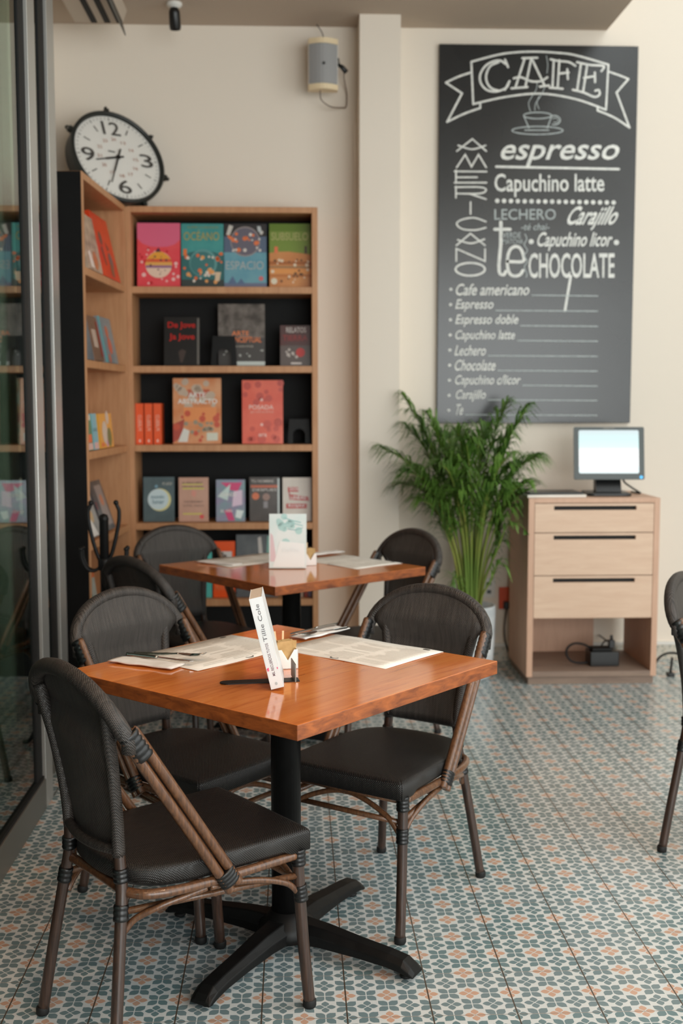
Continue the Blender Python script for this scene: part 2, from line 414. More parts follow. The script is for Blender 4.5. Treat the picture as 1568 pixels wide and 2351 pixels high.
# right wall with its big window opening, wall behind the camera with street windows
mb = MB(); mb.box((4.2, -2.6, 0), (4.4, -2.1, 4.9)).box((4.2, 3.3, 0), (4.4, 6.29, 4.9)).box((4.2, -2.1, 0), (4.4, 3.3, .3)).box((4.2, -2.1, 4.7), (4.4, 3.3, 4.9))
struct(mb.build('wall_right', M['wall']))
mb = MB()
for yy in (-2.1, -.3, 1.5, 3.25): mb.box((4.22, yy, .3), (4.3, yy+.05, 4.7))
for zz in (.3, 2.4, 4.65): mb.box((4.22, -2.1, zz), (4.3, 3.3, zz+.05))
struct(mb.build('window_1', M['steel_dark']))
mb = MB(); mb.box((-4.6, -2.7, 0), (.3, -2.5, 4.9)).box((4.1, -2.7, 0), (4.4, -2.5, 4.9)).box((.3, -2.7, 0), (4.1, -2.5, .2)).box((.3, -2.7, 3.2), (4.1, -2.5, 4.9))
struct(mb.build('wall_front', M['wall']))
mb = MB()
for xx in (.3, 1.55, 2.8, 4.05): mb.box((xx, -2.66, .2), (xx+.05, -2.6, 3.2))
mb.box((.3, -2.66, .2), (4.1, -2.6, .25)).box((.3, -2.66, 3.15), (4.1, -2.6, 3.2))
struct(mb.build('window_2', M['steel_dark']))
# tiled skirting with a white top line
def skirt(name, a, b):
    o = struct(MB().box(a, b).build(name, M['tile_wall'])); return o
m = mat('skirting_tile', rgb(186, 184, 172), .45); t = NT(m)
v = t.coord('Object', (1, 1, 1)); vo = t.n('ShaderNodeTexVoronoi'); t.l(v, vo.inputs['Vector']); vo.inputs['Scale'].default_value = 42
t.l(t.ramp(vo.outputs['Distance'], [(.25, rgb(150, 158, 152)), (.4, rgb(202, 190, 172)), (.7, rgb(196, 194, 184))]), t.b.inputs['Base Color'])
M['tile_wall'] = m
skirt('baseboard_back', (.555, 6.272, 0), (4.2, 6.29, .082))
struct(MB().box((.555, 6.268, .082), (4.2, 6.29, .098)).build('trim_2', M['white_soft']))
skirt('baseboard_pillar', (.34, 6.064, 0), (.56, 6.08, .082))

# sliding glass doors on the left: two panels in parallel tracks
def door(name, X, y0, y1, th, sil, blk):
    r = bpy.data.objects.new(name, None); col.objects.link(r); r.location = (X, y1, 0); r['kind'] = 'structure'
    L = y0-y1
    mb = MB(); mb.box((-th, -sil, 0), (0, 0, ZC)); bevel(mb.build('stile', M['steel'], r), .002)
    mb = MB(); mb.box((-th, -sil-blk, .1), (-.012, -sil, ZC)); mb.build('gasket', M['rubber'], r)
    mb = MB(); mb.box((-th, L, .0), (0, -sil, .108)); bevel(mb.build('bottom_rail', M['steel_dark'], r), .002)
    mb = MB(); mb.box((-th+.004, L, .108), (-.006, -sil, .118)); mb.build('glazing_bead', M['rubber'], r)
    mb = MB(); mb.box((-th*.5-.005, L, .112), (-th*.5+.005, -sil-blk+.012, ZC)); mb.build('glass_pane', M['glass'], r)
    return r
door('door_1', -.878, -1.6, 4.12, .045, .11, .085)
door('door_2', -.932, -1.6, 4.72, .045, .13, .10)

# ================================================================== CEILING AND WALL FITTINGS
r = empty('air_conditioner', 'beige ceiling air conditioner with dark slots and open flap, top left corner', 'air conditioner', (-.955, 5.2, 3.30))
mb = MB(); mb.prism([(-.125, .095), (-.14, .06), (-.118, .0), (.118, 0), (.14, .06), (.125, .095)], -.42, .77, lambda x, z, t: (x, t, z), flip=True)
M['ac'] = mat('beige_plastic', rgb(190, 176, 160), .5)
bevel(mb.build('housing', M['ac'], r), .004)
for xx in (-.02, .045, .105):
    mb = MB(); mb.box((xx-.014, -.40, -.004), (xx+.014, .755, .006)); mb.build('air_slot', M['rubber'], r)
mb = MB()
prof = [(.112, .0), (.118, -.02), (.124, -.045), (.128, -.062)]
for k in range(3):
    (x0, z0), (x1, z1) = prof[k], prof[k+1]
    mb.add([(x0, -.38, z0), (x0, .76, z0), (x1, .76, z1), (x1, -.38, z1), (x0+.006, -.38, z0), (x0+.006, .76, z0), (x1+.006, .76, z1), (x1+.006, -.38, z1)],
           [(0, 1, 2, 3), (7, 6, 5, 4), (0, 4, 5, 1), (1, 5, 6, 2), (2, 6, 7, 3), (3, 7, 4, 0)], 0, True)
mb.build('flap', M['grey_plastic'], r)

r = empty('security_camera', 'small dark bullet camera on a round white ceiling mount', 'camera', (-.58, 5.95, ZC))
MB().lathe([(.038, 0), (.04, -.008), (.034, -.018), (.014, -.024), (.012, -.05), (.001, -.052)], n=20).build('mount', M['white_soft'], r)
mb = MB(); mb.M = Matrix.Translation((.002, -.005, -.085)) @ Matrix.Rotation(math.radians(28), 4, 'X')
mb.lathe([(.001, .062), (.018, .058), (.027, .04), (.029, -.03), (.026, -.045), (.001, -.047)], n=20)
mb.build('camera_body', M['black_plastic'], r)

r = empty('loudspeaker', 'white wall loudspeaker with grey grille beside the pillar', 'speaker', (.16, 6.12, 3.155), math.radians(4))
def arcfront(h0, h1, dep, bul=.03):
    P = [(-.075, .05), (-.075, 0)] + [(-.075+.15*k/8, -bul*math.sin(PI*k/8)) for k in range(1, 8)] + [(.075, 0), (.075, .05)]
    return P
mb = MB(); mb.prism([(x, y+.002) for x, y in arcfront(0, 0, 0)], -.125, .125, lambda x, y, z: (x, y, z), flip=False)
mb.build('cabinet', M['white_soft'], r)
M['grille'] = mat('grey_grille', rgb(150, 150, 150), .6)
M['cream'] = mat('cream_plastic', rgb(226, 206, 170), .5)
mb = MB(); mb.prism([(x*.97, y-.004 if y <= 0 else -.0005) for x, y in arcfront(0, 0, 0)], -.098, .098, lambda x, y, z: (x, y, z)); mb.build('grille', M['grille'], r)
for z0, z1 in ((-.127, -.1), (.1, .127)):
    mb = MB(); mb.prism([(x*1.01, y-.003) for x, y in arcfront(0, 0, 0)], z0, z1, lambda x, y, z: (x, y, z)); mb.build('end_cap', M['cream'], r)
MB().box((-.006, -.0385, -.008), (.006, -.034, .004)).build('badge', M['black_plastic'], r)
mb = MB(); mb.box((-.06, .04, .126), (.06, .05, .137)).box((-.03, .05, -.02), (.03, .168, .02)); mb.build('bracket', M['black_plastic'], r)
mb = MB(); mb.tube([(.075, .02, .01), (.1, .02, -.005), (.122, .02, -.03)], [.008, .012, .014]); mb.tube([(.08, .02, .04), (.085, .02, .005)], .004); mb.build('bracket_knob', M['black_plastic'], r)
o = MB().tube(crom([(.145, 6.13, 3.03), (.15, 6.14, 2.985), (.20, 6.2, 2.965), (.262, 6.26, 2.975), (.285, 6.27, 2.985), (.288, 6.27, 3.05), (.272, 6.22, 3.11), (.268, 6.155, 3.13)], 6), .0032, 6).build('speaker_cable', mat('grey_cable', rgb(120, 104, 92), .6), r)
o.matrix_parent_inverse = (Matrix.Translation(r.location) @ Matrix.Rotation(math.radians(4), 4, 'Z')).inverted()
tag(MB().tube(crom([(.165, 6.16, 3.285), (.155, 6.2, 3.34), (.13, 6.25, ZC-.002)], 5), .0025, 6).build('hanging_wire', M['black_plastic']),
    'thin wire running from loudspeaker up to the ceiling', 'wire')
tag(MB().box((.323, 6.262, .1), (.345, 6.29, 2.9)).build('cable_channel', M['wall']), 'slim cable channel running down the pillar corner', 'cable channel')

# ---- wall clock leaning on top of the side bookcase
U3 = Vector((0.793, 0.609, 0.021)).normalized(); N3 = Vector((0.558, -0.739, 0.37)); V12 = N3.cross(U3).normalized(); N3 = U3.cross(V12).normalized()
r = empty('wall_clock', 'large round clock with black lugged rim leaning above the side bookcase', 'clock')
r.matrix_world = Matrix.Translation((-.882, 6.03, 2.662)) @ Matrix((U3, V12, N3)).transposed().to_4x4()
RR = .258
mb = MB(); mb.lathe([(RR*.80, -.10), (RR*.96, -.085), (RR*.985, -.03), (RR, -.01), (RR, .012), (RR*.965, .02), (RR*.925, .012), (RR*.915, -.002)], n=56, cap=False)
M['clock_rim'] = mat('dark_green_black_metal', rgb(34, 38, 36), .35)
mb.build('rim', M['clock_rim'], r)
MB().lathe([(RR*.78, -.1), (.001, -.1)], n=40, cap=False).build('back_cover', M['clock_rim'], r)
MB().lathe([(RR*.925, -.004), (.0005, -.0035)], n=56, cap=False).build('dial', M['white_soft'], r)
for a in (90, 33, -18, -70, 150, 205):
    mb = MB(); mb.M = Matrix.Rotation(math.radians(a), 4, 'Z')
    mb.box((RR*.96, -.011, -.02), (RR*1.07, .011, .008)); mb.torus((RR*1.085, 0, -.006), (0, 1, 0), .010, .005, 10, 6); mb.build('lug', M['clock_rim'], r)
fl = lambda x, y, e=0: (x, y, .0005+e)
mb = MB()
for k in range(60):
    a = 2*PI*k/60; c, s = math.sin(a), math.cos(a); r0 = RR*(.835 if k % 5 else .82); ribbon(mb, [(c*r0, s*r0), (c*RR*.87, s*RR*.87)], .0022 if k % 5 else .004, fl)
for k in range(12):
    if k % 3: a = 2*PI*k/12; ribbon(mb, [(math.sin(a)*RR*.62, math.cos(a)*RR*.62), (math.sin(a)*RR*.74, math.cos(a)*RR*.74)], .005, fl)
for s, k in (('12', 0), ('3', 3), ('6', 6), ('9', 9)):
    a = 2*PI*k/12; cx, cy = math.sin(a)*RR*.64, math.cos(a)*RR*.64; wd = .05 if s == '12' else .036
    add_text(mb, s, (cx-wd, cy-.038, cx+wd, cy+.038), fl, .004)
ribbon(mb, [(-.045, .032), (-.012, .03)], .007, fl)
mb.build('dial_numerals', M['ink_dark'], r)
mb = MB()
for k in range(1, 13):
    a = 2*PI*k/12; cx, cy = math.sin(a)*RR*.40, math.cos(a)*RR*.40; s = str(k+12); add_text(mb, s, (cx-.013, cy-.009, cx+.013, cy+.009), fl, .0)
mb.build('inner_numerals', mat('rust_ink', rgb(176, 132, 116), .7), r)
for nm, ang, ln, tail, wd, z in (('hour_hand', 258, .13, .03, .011, .004), ('minute_hand', 206, .165, .05, .009, .007)):
    a = math.radians(ang); c, s = math.sin(a), math.cos(a); f2 = lambda x, y, e=0, z=z: (x, y, z+e)
    mb = MB(); ribbon(mb, [(-c*tail, -s*tail), (c*ln*.55, s*ln*.55)], wd, f2); ribbon(mb, [(c*ln*.5, s*ln*.5), (c*ln, s*ln)], wd*.6, f2); disc(mb, (0, 0), .012, f2); mb.build(nm, M['black_plastic'], r)

# ---- chalkboard menu
BX0, BX1, BZ0, BZ1, BY = .776, 1.8365, 1.316, 3.3075, 6.262
r = empty('chalkboard', 'tall grey chalkboard menu headed CAFE on the back wall', 'chalkboard', (BX0, BY, BZ0))
bevel(MB().box((0, 0, 0), (BX1-BX0, .027, BZ1-BZ0)).build('board', M['board'], r), .002)
def bp(px, py, e=0):
    """drawing units of the board (hand-measured lettering layout) to the board plane"""
    lx = 1005-2*(py-101)/870; wd = 454-11*(py-101)/870
    return ((px-lx)/wd*(BX1-BX0), -.0012-e, (BZ1-BZ0)*(1-(py-107-(px-1005)*.012*(971-py)/870)/864))
A1 = lambda x, y, e=0: bp(980+x/3.136, 80+y/3.136, e)
A2 = lambda x, y, e=0: bp(980+x/3.136, 520+y/3.136, e)
def tx(mb, s, box, F, bold=0, shear=0):
    x0, y0, x1, y1 = box; add_text(mb, s, (x0, -y1, x1, -y0), lambda x, y, e=0: F(x, -y, e), bold, shear)
mb = MB(); W = 14
ribbon(mb, sm2([(305, 210), (500, 160), (640, 143), (780, 140), (920, 148), (1050, 165), (1285, 230)]), W, A1)
ribbon(mb, [(1285, 230), (1270, 545)], W, A1); ribbon(mb, sm2([(1270, 545), (1050, 470), (800, 432), (550, 455), (320, 505)]), W, A1); ribbon(mb, [(320, 505), (305, 210)], W, A1)
ribbon(mb, sm2([(300, 285), (210, 315), (125, 355)]), W, A1); ribbon(mb, [(125, 355), (240, 430), (135, 630)], W, A1); ribbon(mb, sm2([(135, 630), (250, 575), (370, 532)]), W, A1); ribbon(mb, [(370, 532), (370, 497)], W, A1)
ribbon(mb, sm2([(1290, 280), (1360, 303), (1430, 330)]), W, A1); ribbon(mb, [(1430, 330), (1345, 425), (1440, 670)], W, A1); ribbon(mb, sm2([(1440, 670), (1330, 600), (1210, 550)]), W, A1); ribbon(mb, [(1210, 550), (1210, 520)], W, A1)
mb.build('banner_outline', M['chalk'], r)
mb = MB(); W = 15
ribbon(mb, sm2([(548, 225), (515, 203), (470, 205), (410, 235), (370, 295), (372, 355), (410, 402), (465, 418), (520, 408), (560, 385), (575, 350)]), W, A1)
ribbon(mb, sm2([(500, 212), (440, 240), (412, 300), (418, 355), (450, 395), (500, 412)]), W, A1); ribbon(mb, [(545, 195), (567, 247)], W, A1); ribbon(mb, [(545, 405), (578, 345)], W, A1)
ribbon(mb, [(685, 187), (620, 390)], W, A1); ribbon(mb, [(732, 190), (690, 388)], W, A1); ribbon(mb, [(735, 187), (830, 378)], W, A1)
ribbon(mb, sm2([(608, 325), (660, 318), (730, 345), (800, 345), (848, 318)]), W, A1); ribbon(mb, [(668, 185), (775, 182)], W, A1); ribbon(mb, [(592, 395), (706, 386)], W, A1); ribbon(mb, [(795, 383), (860, 375)], W, A1)
ribbon(mb, [(893, 197), (885, 390)], W, A1); ribbon(mb, [(933, 200), (922, 395)], W, A1); ribbon(mb, sm2([(870, 193), (930, 205), (1000, 212), (1048, 238)]), W, A1); ribbon(mb, [(930, 292), (1000, 285)], W, A1); ribbon(mb, [(990, 262), (995, 330)], W, A1); ribbon(mb, [(865, 390), (958, 398)], W, A1)
ribbon(mb, [(1088, 222), (1062, 408)], W, A1); ribbon(mb, [(1133, 228), (1105, 418)], W, A1); ribbon(mb, sm2([(1060, 213), (1150, 232), (1250, 240), (1235, 275)]), W, A1); ribbon(mb, [(1110, 322), (1190, 310)], W, A1); ribbon(mb, [(1188, 285), (1190, 352)], W, A1)
ribbon(mb, sm2([(1030, 405), (1110, 425), (1185, 455), (1222, 440), (1218, 408), (1192, 412)]), W, A1)
mb.build('title_lettering', M['chalk'], r)
mb = MB(); W = 8
ribbon(mb, ell(780, 585, 100, 22), W, A1); ribbon(mb, [(682, 590), (718, 672)], W, A1); ribbon(mb, [(880, 590), (850, 672)], W, A1)
ribbon(mb, ell(900, 618, 42, 32, -140, 110), W, A1); ribbon(mb, ell(905, 618, 24, 16, -140, 110), W*.7, A1); ribbon(mb, ell(780, 690, 182, 28), W, A1); ribbon(mb, [(690, 688), (860, 688)], W, A1)
mb.build('cup_drawing', M['chalk_grey'], r); mb = MB()
for pts in ([(728, 555), (715, 500), (740, 450), (770, 400), (775, 360)], [(760, 550), (765, 500), (800, 450), (830, 390)], [(790, 540), (775, 495), (790, 450)], [(840, 170), (850, 230), (845, 290)]): ribbon(mb, sm2(pts), 5, A1)
mb.build('steam_drawing', M['chalk_grey'], r)
mb = MB(); W = 11
for pts in ([(205, 835), (315, 750), (415, 835)], [(205, 950), (265, 860), (310, 945), (360, 860), (415, 950)], [(200, 970), (200, 1060)], [(190, 978), (418, 980)], [(200, 1020), (350, 1020)], [(190, 1058), (418, 1058)],
            [(200, 1085), (200, 1165)], [(300, 1138), (415, 1175)], [(305, 1195), (305, 1280)]): ribbon(mb, pts, W, A1)
for pts in ([(215, 795), (315, 822), (410, 795)], [(195, 1090), (370, 1090), (415, 1110), (370, 1135), (200, 1135)], [(415, 1335), (330, 1308), (240, 1322), (207, 1353), (250, 1388), (340, 1395), (415, 1378)]): ribbon(mb, sm2(pts), W, A1)
ribbon(mb, [(205, 125), (305, 40), (410, 125)], W, A2); ribbon(mb, sm2([(215, 85), (310, 110), (405, 80)]), W, A2); ribbon(mb, [(205, 238), (205, 148), (410, 238), (410, 150)], W, A2); ribbon(mb, ell(305, 296, 105, 46), W+3, A2)
mb.build('vertical_lettering', M['chalk'], r)
mb = MB()
tx(mb, 'espresso', (485, 790, 1385, 945), A1, .012, .35); ribbon(mb, [(487, 945), (1365, 963)], 17, A1)
tx(mb, 'Capuchino latte', (475, 995, 1262, 1160), A1, .014)
for k in range(18): disc(mb, (495+835*k/17, 1187+13*k/17), 16, A1)
tx(mb, 'Carajillo', (955, 1225, 1400, 1400), A1, .02, .5)
ribbon(mb, [(522, 1340), (522, 1500), (510, 1640), (512, 1690)], 24, A1); ribbon(mb, sm2([(512, 1690), (520, 1710), (545, 1715), (560, 1690)]), 22, A1); ribbon(mb, [(478, 1390), (588, 1390)], 22, A1)
ribbon(mb, sm2([(572, 240), (680, 240), (682, 190), (660, 145), (625, 133), (590, 155), (572, 210), (572, 280), (590, 330), (625, 345), (660, 335), (682, 305)], 6), 22, A2)
tx(mb, 'Capuchino licor', (765, 30, 1335, 165), A2, .018, .25)
disc(mb, (740, 98), 18, A2); disc(mb, (1352, 105), 19, A2)
tx(mb, 'CHOCOLATE', (722, 180, 1340, 360), A2, .014)
ribbon(mb, [(1025, 345), (985, 595)], 18, A2)
mb.build('drinks_lettering', M['chalk'], r)
mb = MB()
tx(mb, 'LECHERO', (475, 1245, 915, 1322), A1, .006); tx(mb, '-té chai-', (665, 1348, 875, 1396), A1, .008, .2)
tx(mb, 'VERDE', (535, 32, 665, 72), A2, .006); tx(mb, 'MATCHA', (535, 80, 682, 115), A2, .006)
ribbon(mb, sm2([(695, 45), (708, 80), (690, 120), (712, 160), (690, 200), (712, 240), (692, 280), (710, 330), (706, 352)]), 7, A2)
mb.build('small_lettering', M['chalk_grey'], r)
mb = MB()
LST = [('Cafe americano', 195, 740, 400, 484), ('Espresso', 195, 482, 512, 602), ('Espresso doble', 195, 660, 622, 712), ('Capuchino latte', 190, 637, 735, 822), ('Lechero', 195, 430, 845, 920),
       ('Chocolate', 190, 500, 950, 1030), ('Capuchino c/licor', 190, 677, 1062, 1152), ('Carajillo', 195, 430, 1170, 1258), ('Te', 195, 270, 1275, 1355)]
for i, (s, x0, x1, y0, y1) in enumerate(LST):
    mb = MB(); tx(mb, s, (x0, y0, x1, y1), A2, .014, .22); disc(mb, (168-i*1.3, 440+110*i), 11, A2); mb.build('list_line', M['chalk'], r)
mb = MB()
for (s, x0, x1, y0, y1), yy in zip(LST, (487, 597, 707, 815, 925, 1033, 1142, 1248, 1357)): ribbon(mb, [(x1+8, yy-4), (1220, yy+2)], 8, A2)
mb.build('price_lines', M['chalk_grey'], r)

# ================================================================== BOOKCASES
SH = [2.016, 1.615, 1.211, .805, .402]
def bookcase(name, label, width, loc, rotz, end_black):
    r = empty(name, label, 'bookcase', loc, rotz)      # local: x along the front, y into the case, front at y=0
    D = .295
    for i, (x0, x1) in enumerate(((0, .03), (width-.03, width))):
        bevel(MB().box((x0, 0, 0), (x1, D, 2.416)).build('side_panel', M['oak'], r), .0015)
    if end_black:
        o = MB().box((-.004, .004, 0), (0, D, 2.414)).build('end_cladding', M['black_panel'], r)
    bevel(MB().box((.03, 0, 2.386), (width-.03, D, 2.416)).build('top_board', M['oak'], r), .0015)
    for z in SH: bevel(MB().box((.03, .002, z-.034), (width-.03, D-.012, z)).build('shelf', M['oak'], r), .0015)
    MB().box((.03, D-.012, 0), (width-.03, D-.002, 2.386)).build('back_panel', M['black_panel'] if not end_black else M['oak'], r)
    MB().box((.03, .02, 0), (width-.03, .035, .368)).build('kick_panel', M['black_panel'], r)
    return r
bookcase('bookcase', 'wide oak bookcase with black back against the back wall', .976, (-.850, 5.99, 0), 0, False)
ANG = math.atan2(.885, .058)
sideloc = (-.902, 5.10, 0)
bookcase('bookcase', 'narrow oak bookcase with black end panel beside the glass doors', .885, sideloc, ANG, True)
def sidept(u, d, z):
    c, s = math.cos(ANG), math.sin(ANG); return (sideloc[0]+u*c-d*s, sideloc[1]+u*s+d*c, z)

# ---- books: local frame x = width (left to right as you face the cover), y = thickness (0 = front cover), z = height
def cover(name, c1, c2=None, scale=12, rough=.28):
    return mottled(name, c1, c2 or c1, scale, rough) if c2 else mat(name, c1, rough)
INK = {}
def ink(r, g, b):
    k = (r, g, b)
    if k not in INK: INK[k] = mat('cover_ink', rgb(r, g, b), .3)
    return INK[k]
def book(label, w, h, th, loc, rotz, lean, cmat, texts=(), art=(), group=None, spine_text=None, side='front'):
    r = empty('book', label, 'book', loc, rotz, group)
    r.rotation_euler = Euler((-lean, 0, rotz), 'XYZ')
    c = .0022
    mb = MB(); mb.box((0, 0, 0), (w, c, h)).box((0, th-c, 0), (w, th, h)).box((0, c, 0), (c, th-c, h))
    mb.build('cover', cmat, r)
    MB().box((c, c, .003), (w-.004, th-c, h-.003)).build('page_block', M['pages'], r)
    fn = lambda x, y, e=0: (x*w, -.0005-e, y*h)
    if art:
        mats = []; mb = MB()
        for i, (kind, rgbc, a) in enumerate(art):
            im = ink(*rgbc)
            if im not in mats: mats.append(im)
            k = mats.index(im); e0 = .00008*i; f = lambda x, y, e=0, e0=e0: fn(x, y, e0+e*.02)
            if kind == 'disc': cx, cy, rr = a; disc(mb, (cx, cy), rr, lambda x, y, e=0, f=f, cy=cy: f(x, cy+(y-cy)*w/h, e), k, 24)
            elif kind == 'rect': x0, y0, x1, y1 = a; mb.add([f(x0, y0), f(x1, y0), f(x1, y1), f(x0, y1)], [(0, 1, 2, 3)], k)
            elif kind == 'poly': mb.add([f(x, y) for x, y in a], [tuple(range(len(a)))], k)
            elif kind == 'dots':
                n, seed, x0, y0, x1, y1, rr = a; R = random.Random(seed)
                for _ in range(n):
                    cx, cy = R.uniform(x0, x1), R.uniform(y0, y1); disc(mb, (cx, cy), rr*R.uniform(.5, 1.3), lambda x, y, e=0, f=f, cy=cy: f(x, cy+(y-cy)*w/h, e), k, 9)
            elif kind == 'ring': cx, cy, rr, wd = a; ribbon(mb, ell(cx, cy, rr, rr*w/h, n=24), wd, f, k)
            elif kind == 'line': ribbon(mb, a[1], a[0], f, k)
        mb.build('cover_art', mats, r)
    for s, box, rc, bold in texts:
        mb = MB(); add_text(mb, s, box, lambda x, y, e=0: fn(x, y, .0018), bold); mb.build('title_lettering', ink(*rc), r)
    if spine_text:
        s, box, rc = spine_text
        mb = MB(); add_text(mb, s, (box[1], box[0], box[3], box[2]), lambda x, y, e=0: (-.0006, th*(1-y), h*x)); mb.build('spine_lettering', ink(*rc), r)
    return r
def shelf_book(label, x0, x1, z0, z1, th, cm, texts=(), art=(), y=6.05, lean=5, group=None):
    return book(label, x1-x0, z1-z0, th, (x0, y, z0+.0008+th*math.sin(math.radians(lean))), 0, math.radians(lean), cm, texts, art, group)
WHT = (232, 230, 224)
g1 = 'large picture books on the top shelf'
shelf_book('pink and red picture book with striped planet, first on top shelf', -.798, -.579, 2.016, 2.345, .014, cover('pink_cover', rgb(222, 70, 80), rgb(226, 84, 90)),
    art=[('poly', (216, 102, 132), [(0, 1), (0, .76), (.12, .68), (.3, .635), (.5, .625), (.7, .63), (.88, .67), (1, .74), (1, 1)]), ('dots', (190, 40, 48), (16, 3, .05, .05, .95, .6, .035)), ('dots', (236, 190, 186), (16, 8, .05, .05, .95, .6, .04)),
         ('disc', (228, 202, 180), (.5, .35, .31)), ('poly', (226, 160, 62), [(.22, .43), (.78, .43), (.72, .49), (.6, .545), (.5, .555), (.4, .545), (.28, .49)]), ('rect', (214, 96, 60), (.2, .39, .8, .44)), ('rect', (222, 170, 90), (.19, .34, .81, .39)),
         ('rect', (150, 110, 140), (.2, .30, .8, .34)), ('dots', (90, 60, 70), (10, 5, .3, .2, .7, .5, .022)), ('poly', (70, 50, 70), [(.42, .55), (.5, .62), (.55, .55)])], group=g1)
shelf_book('teal picture book titled OCÉANO on top shelf', -.573, -.357, 2.016, 2.343, .014, cover('teal_cover', rgb(62, 140, 140), rgb(74, 152, 148)),
    [('OCÉANO', (.06, .735, .9, .9), (170, 158, 92), .004), ('SUPER CURIOSOS', (.15, .925, .88, .955), (150, 150, 90), .0)],
    [('poly', (52, 104, 104), [(0, .0), (1, 0), (1, .5), (.8, .55), (.5, .58), (.2, .55), (0, .48)]), ('rect', (58, 66, 64), (0, 0, 1, .12)), ('disc', (96, 150, 148), (.52, .38, .33)), ('disc', (64, 118, 118), (.5, .37, .29)),
     ('dots', (226, 110, 60), (14, 2, .05, .08, .95, .55, .045)), ('dots', (220, 210, 196), (12, 6, .08, .1, .92, .55, .035)), ('dots', (226, 160, 96), (9, 9, .08, .08, .92, .5, .05)), ('rect', (224, 120, 62), (.05, .5, .13, .6)), ('poly', (214, 190, 160), [(.8, .1), (.9, .1), (.94, .24), (.8, .24)])], group=g1)
shelf_book('dark to blue picture book titled ESPACIO on top shelf', -.354, -.136, 2.016, 2.344, .014, cover('space_cover', rgb(96, 150, 168), rgb(112, 162, 174)),
    [('ESPACIO', (.04, .28, .93, .41), (176, 180, 178), .0)],
    [('rect', (88, 102, 124), (0, .55, 1, .82)), ('rect', (48, 46, 48), (0, .8, 1, 1)), ('disc', (104, 100, 112), (.5, .72, .33)), ('ring', (150, 140, 138), (.5, .72, .34, .02)), ('dots', (222, 120, 74), (12, 3, .1, .58, .92, .84, .045)), ('dots', (214, 206, 198), (12, 4, .08, .55, .95, .93, .035)),
     ('poly', (200, 196, 188), [(.05, .82), (.14, .82), (.22, .96), (.12, .98)]), ('poly', (190, 196, 196), [(.8, .88), (.9, .84), (.86, .96), (.78, .96)]), ('rect', (110, 116, 140), (0, 0, 1, .07)), ('disc', (206, 110, 110), (.87, .14, .055)), ('poly', (90, 110, 140), [(.08, .05), (.2, .18), (.3, .05)]), ('poly', (90, 110, 140), [(.3, .05), (.4, .14), (.5, .05)])], group=g1)
shelf_book('green and orange picture book of earth layers, last on top shelf', -.121, .094, 2.016, 2.345, .014, cover('earth_cover', rgb(196, 128, 78), rgb(208, 144, 90)),
    [('SUBSUELO', (.05, .74, .93, .86), (178, 172, 116), .0)],
    [('poly', (118, 140, 62), [(0, .54), (.2, .56), (.45, .565), (.7, .545), (1, .52), (1, 1), (0, 1)]), ('rect', (96, 122, 44), (0, .88, 1, 1)), ('rect', (166, 100, 56), (0, .36, 1, .41)), ('rect', (150, 118, 84), (0, .31, 1, .335)), ('rect', (222, 150, 84), (0, .22, 1, .29)), ('rect', (190, 116, 62), (0, .17, 1, .2)),
     ('dots', (226, 206, 180), (14, 5, .05, .08, .95, .45, .035)), ('dots', (110, 74, 50), (12, 6, .05, .1, .95, .5, .03)), ('disc', (222, 214, 190), (.11, .1, .075)), ('rect', (226, 120, 82), (.12, .54, .2, .64)), ('rect', (80, 66, 54), (.84, .53, .9, .65))], group=g1)
g2 = 'dark books on the second shelf'
shelf_book('black book with red handwritten title on second shelf', -.668, -.485, 1.615, 1.868, .02, cover('black_cover', rgb(30, 29, 29), None),
    [('De Jove', (.1, .74, .88, .9), (190, 38, 32), .02), ('Ja Jove', (.14, .5, .86, .66), (190, 38, 32), .02)], [('poly', (70, 58, 54), [(.46, .06), (.52, .06), (.62, .3), (.5, .34), (.4, .28)]), ('rect', (110, 106, 100), (.93, .02, .985, .98))], lean=9, group=g2)
shelf_book('tall grey book with orange title ARTE CONCEPTUAL on second shelf', -.392, -.149, 1.615, 1.94, .022, mottled('grey_photo_cover', rgb(72, 66, 62), rgb(124, 116, 110), 18, .22),
    [('ARTE', (.29, .49, .66, .565), (226, 128, 78), .014), ('CONCEPTUAL', (.18, .38, .93, .47), (226, 128, 78), .014), ('una nueva mirada', (.33, .305, .75, .34), (190, 182, 170), 0)],
    [('rect', (66, 62, 60), (0, 0, 1, .46)), ('dots', (170, 172, 166), (8, 2, .1, .12, .95, .26, .025)), ('rect', (204, 212, 206), (.3, .01, 1, .075))], y=6.11, group=g2)
shelf_book('small dark red book at the right end of second shelf', -.068, .09, 1.615, 1.825, .018, cover('maroon_cover', rgb(84, 40, 40), rgb(72, 52, 50)),
    [('RELATOS', (.2, .82, .85, .95), (196, 186, 180), .01), ('TIERRA', (.08, .62, .9, .76), (140, 40, 38), .014)], [('rect', (88, 76, 72), (0, 0, 1, .5)), ('disc', (186, 44, 40), (.66, .33, .15)), ('dots', (186, 176, 168), (7, 3, .2, .06, .6, .4, .05)), ('rect', (206, 196, 190), (.35, .04, .7, .085))], group=g2)
def bookend(label, x, z, wd, h, y, yaw=0, grp='black bookends'):
    r = empty('bookend', label, 'bookend', (x, y, z), yaw, grp)
    n = 10; out = [(-wd/2, 0), (-wd/2*.86, h)] + [(wd/2*.86, h), (wd/2, 0)]
    inn = [(wd*.27, 0)] + [(wd*.27*math.cos(PI*k/n), h*.36+wd*.27*math.sin(PI*k/n)) for k in range(n+1)] + [(-wd*.27, 0)]
    poly = out + inn
    mb = MB(); mb.prism(poly, 0, .004, lambda a, b, t: (a, t+b*.12, b), flip=True); mb.build('upright_plate', M['black_metal'], r)
    mb = MB(); mb.box((-wd*.26, .005, 0), (wd*.26, .07, .0025)); mb.build('base_plate', M['black_metal'], r)
    return r
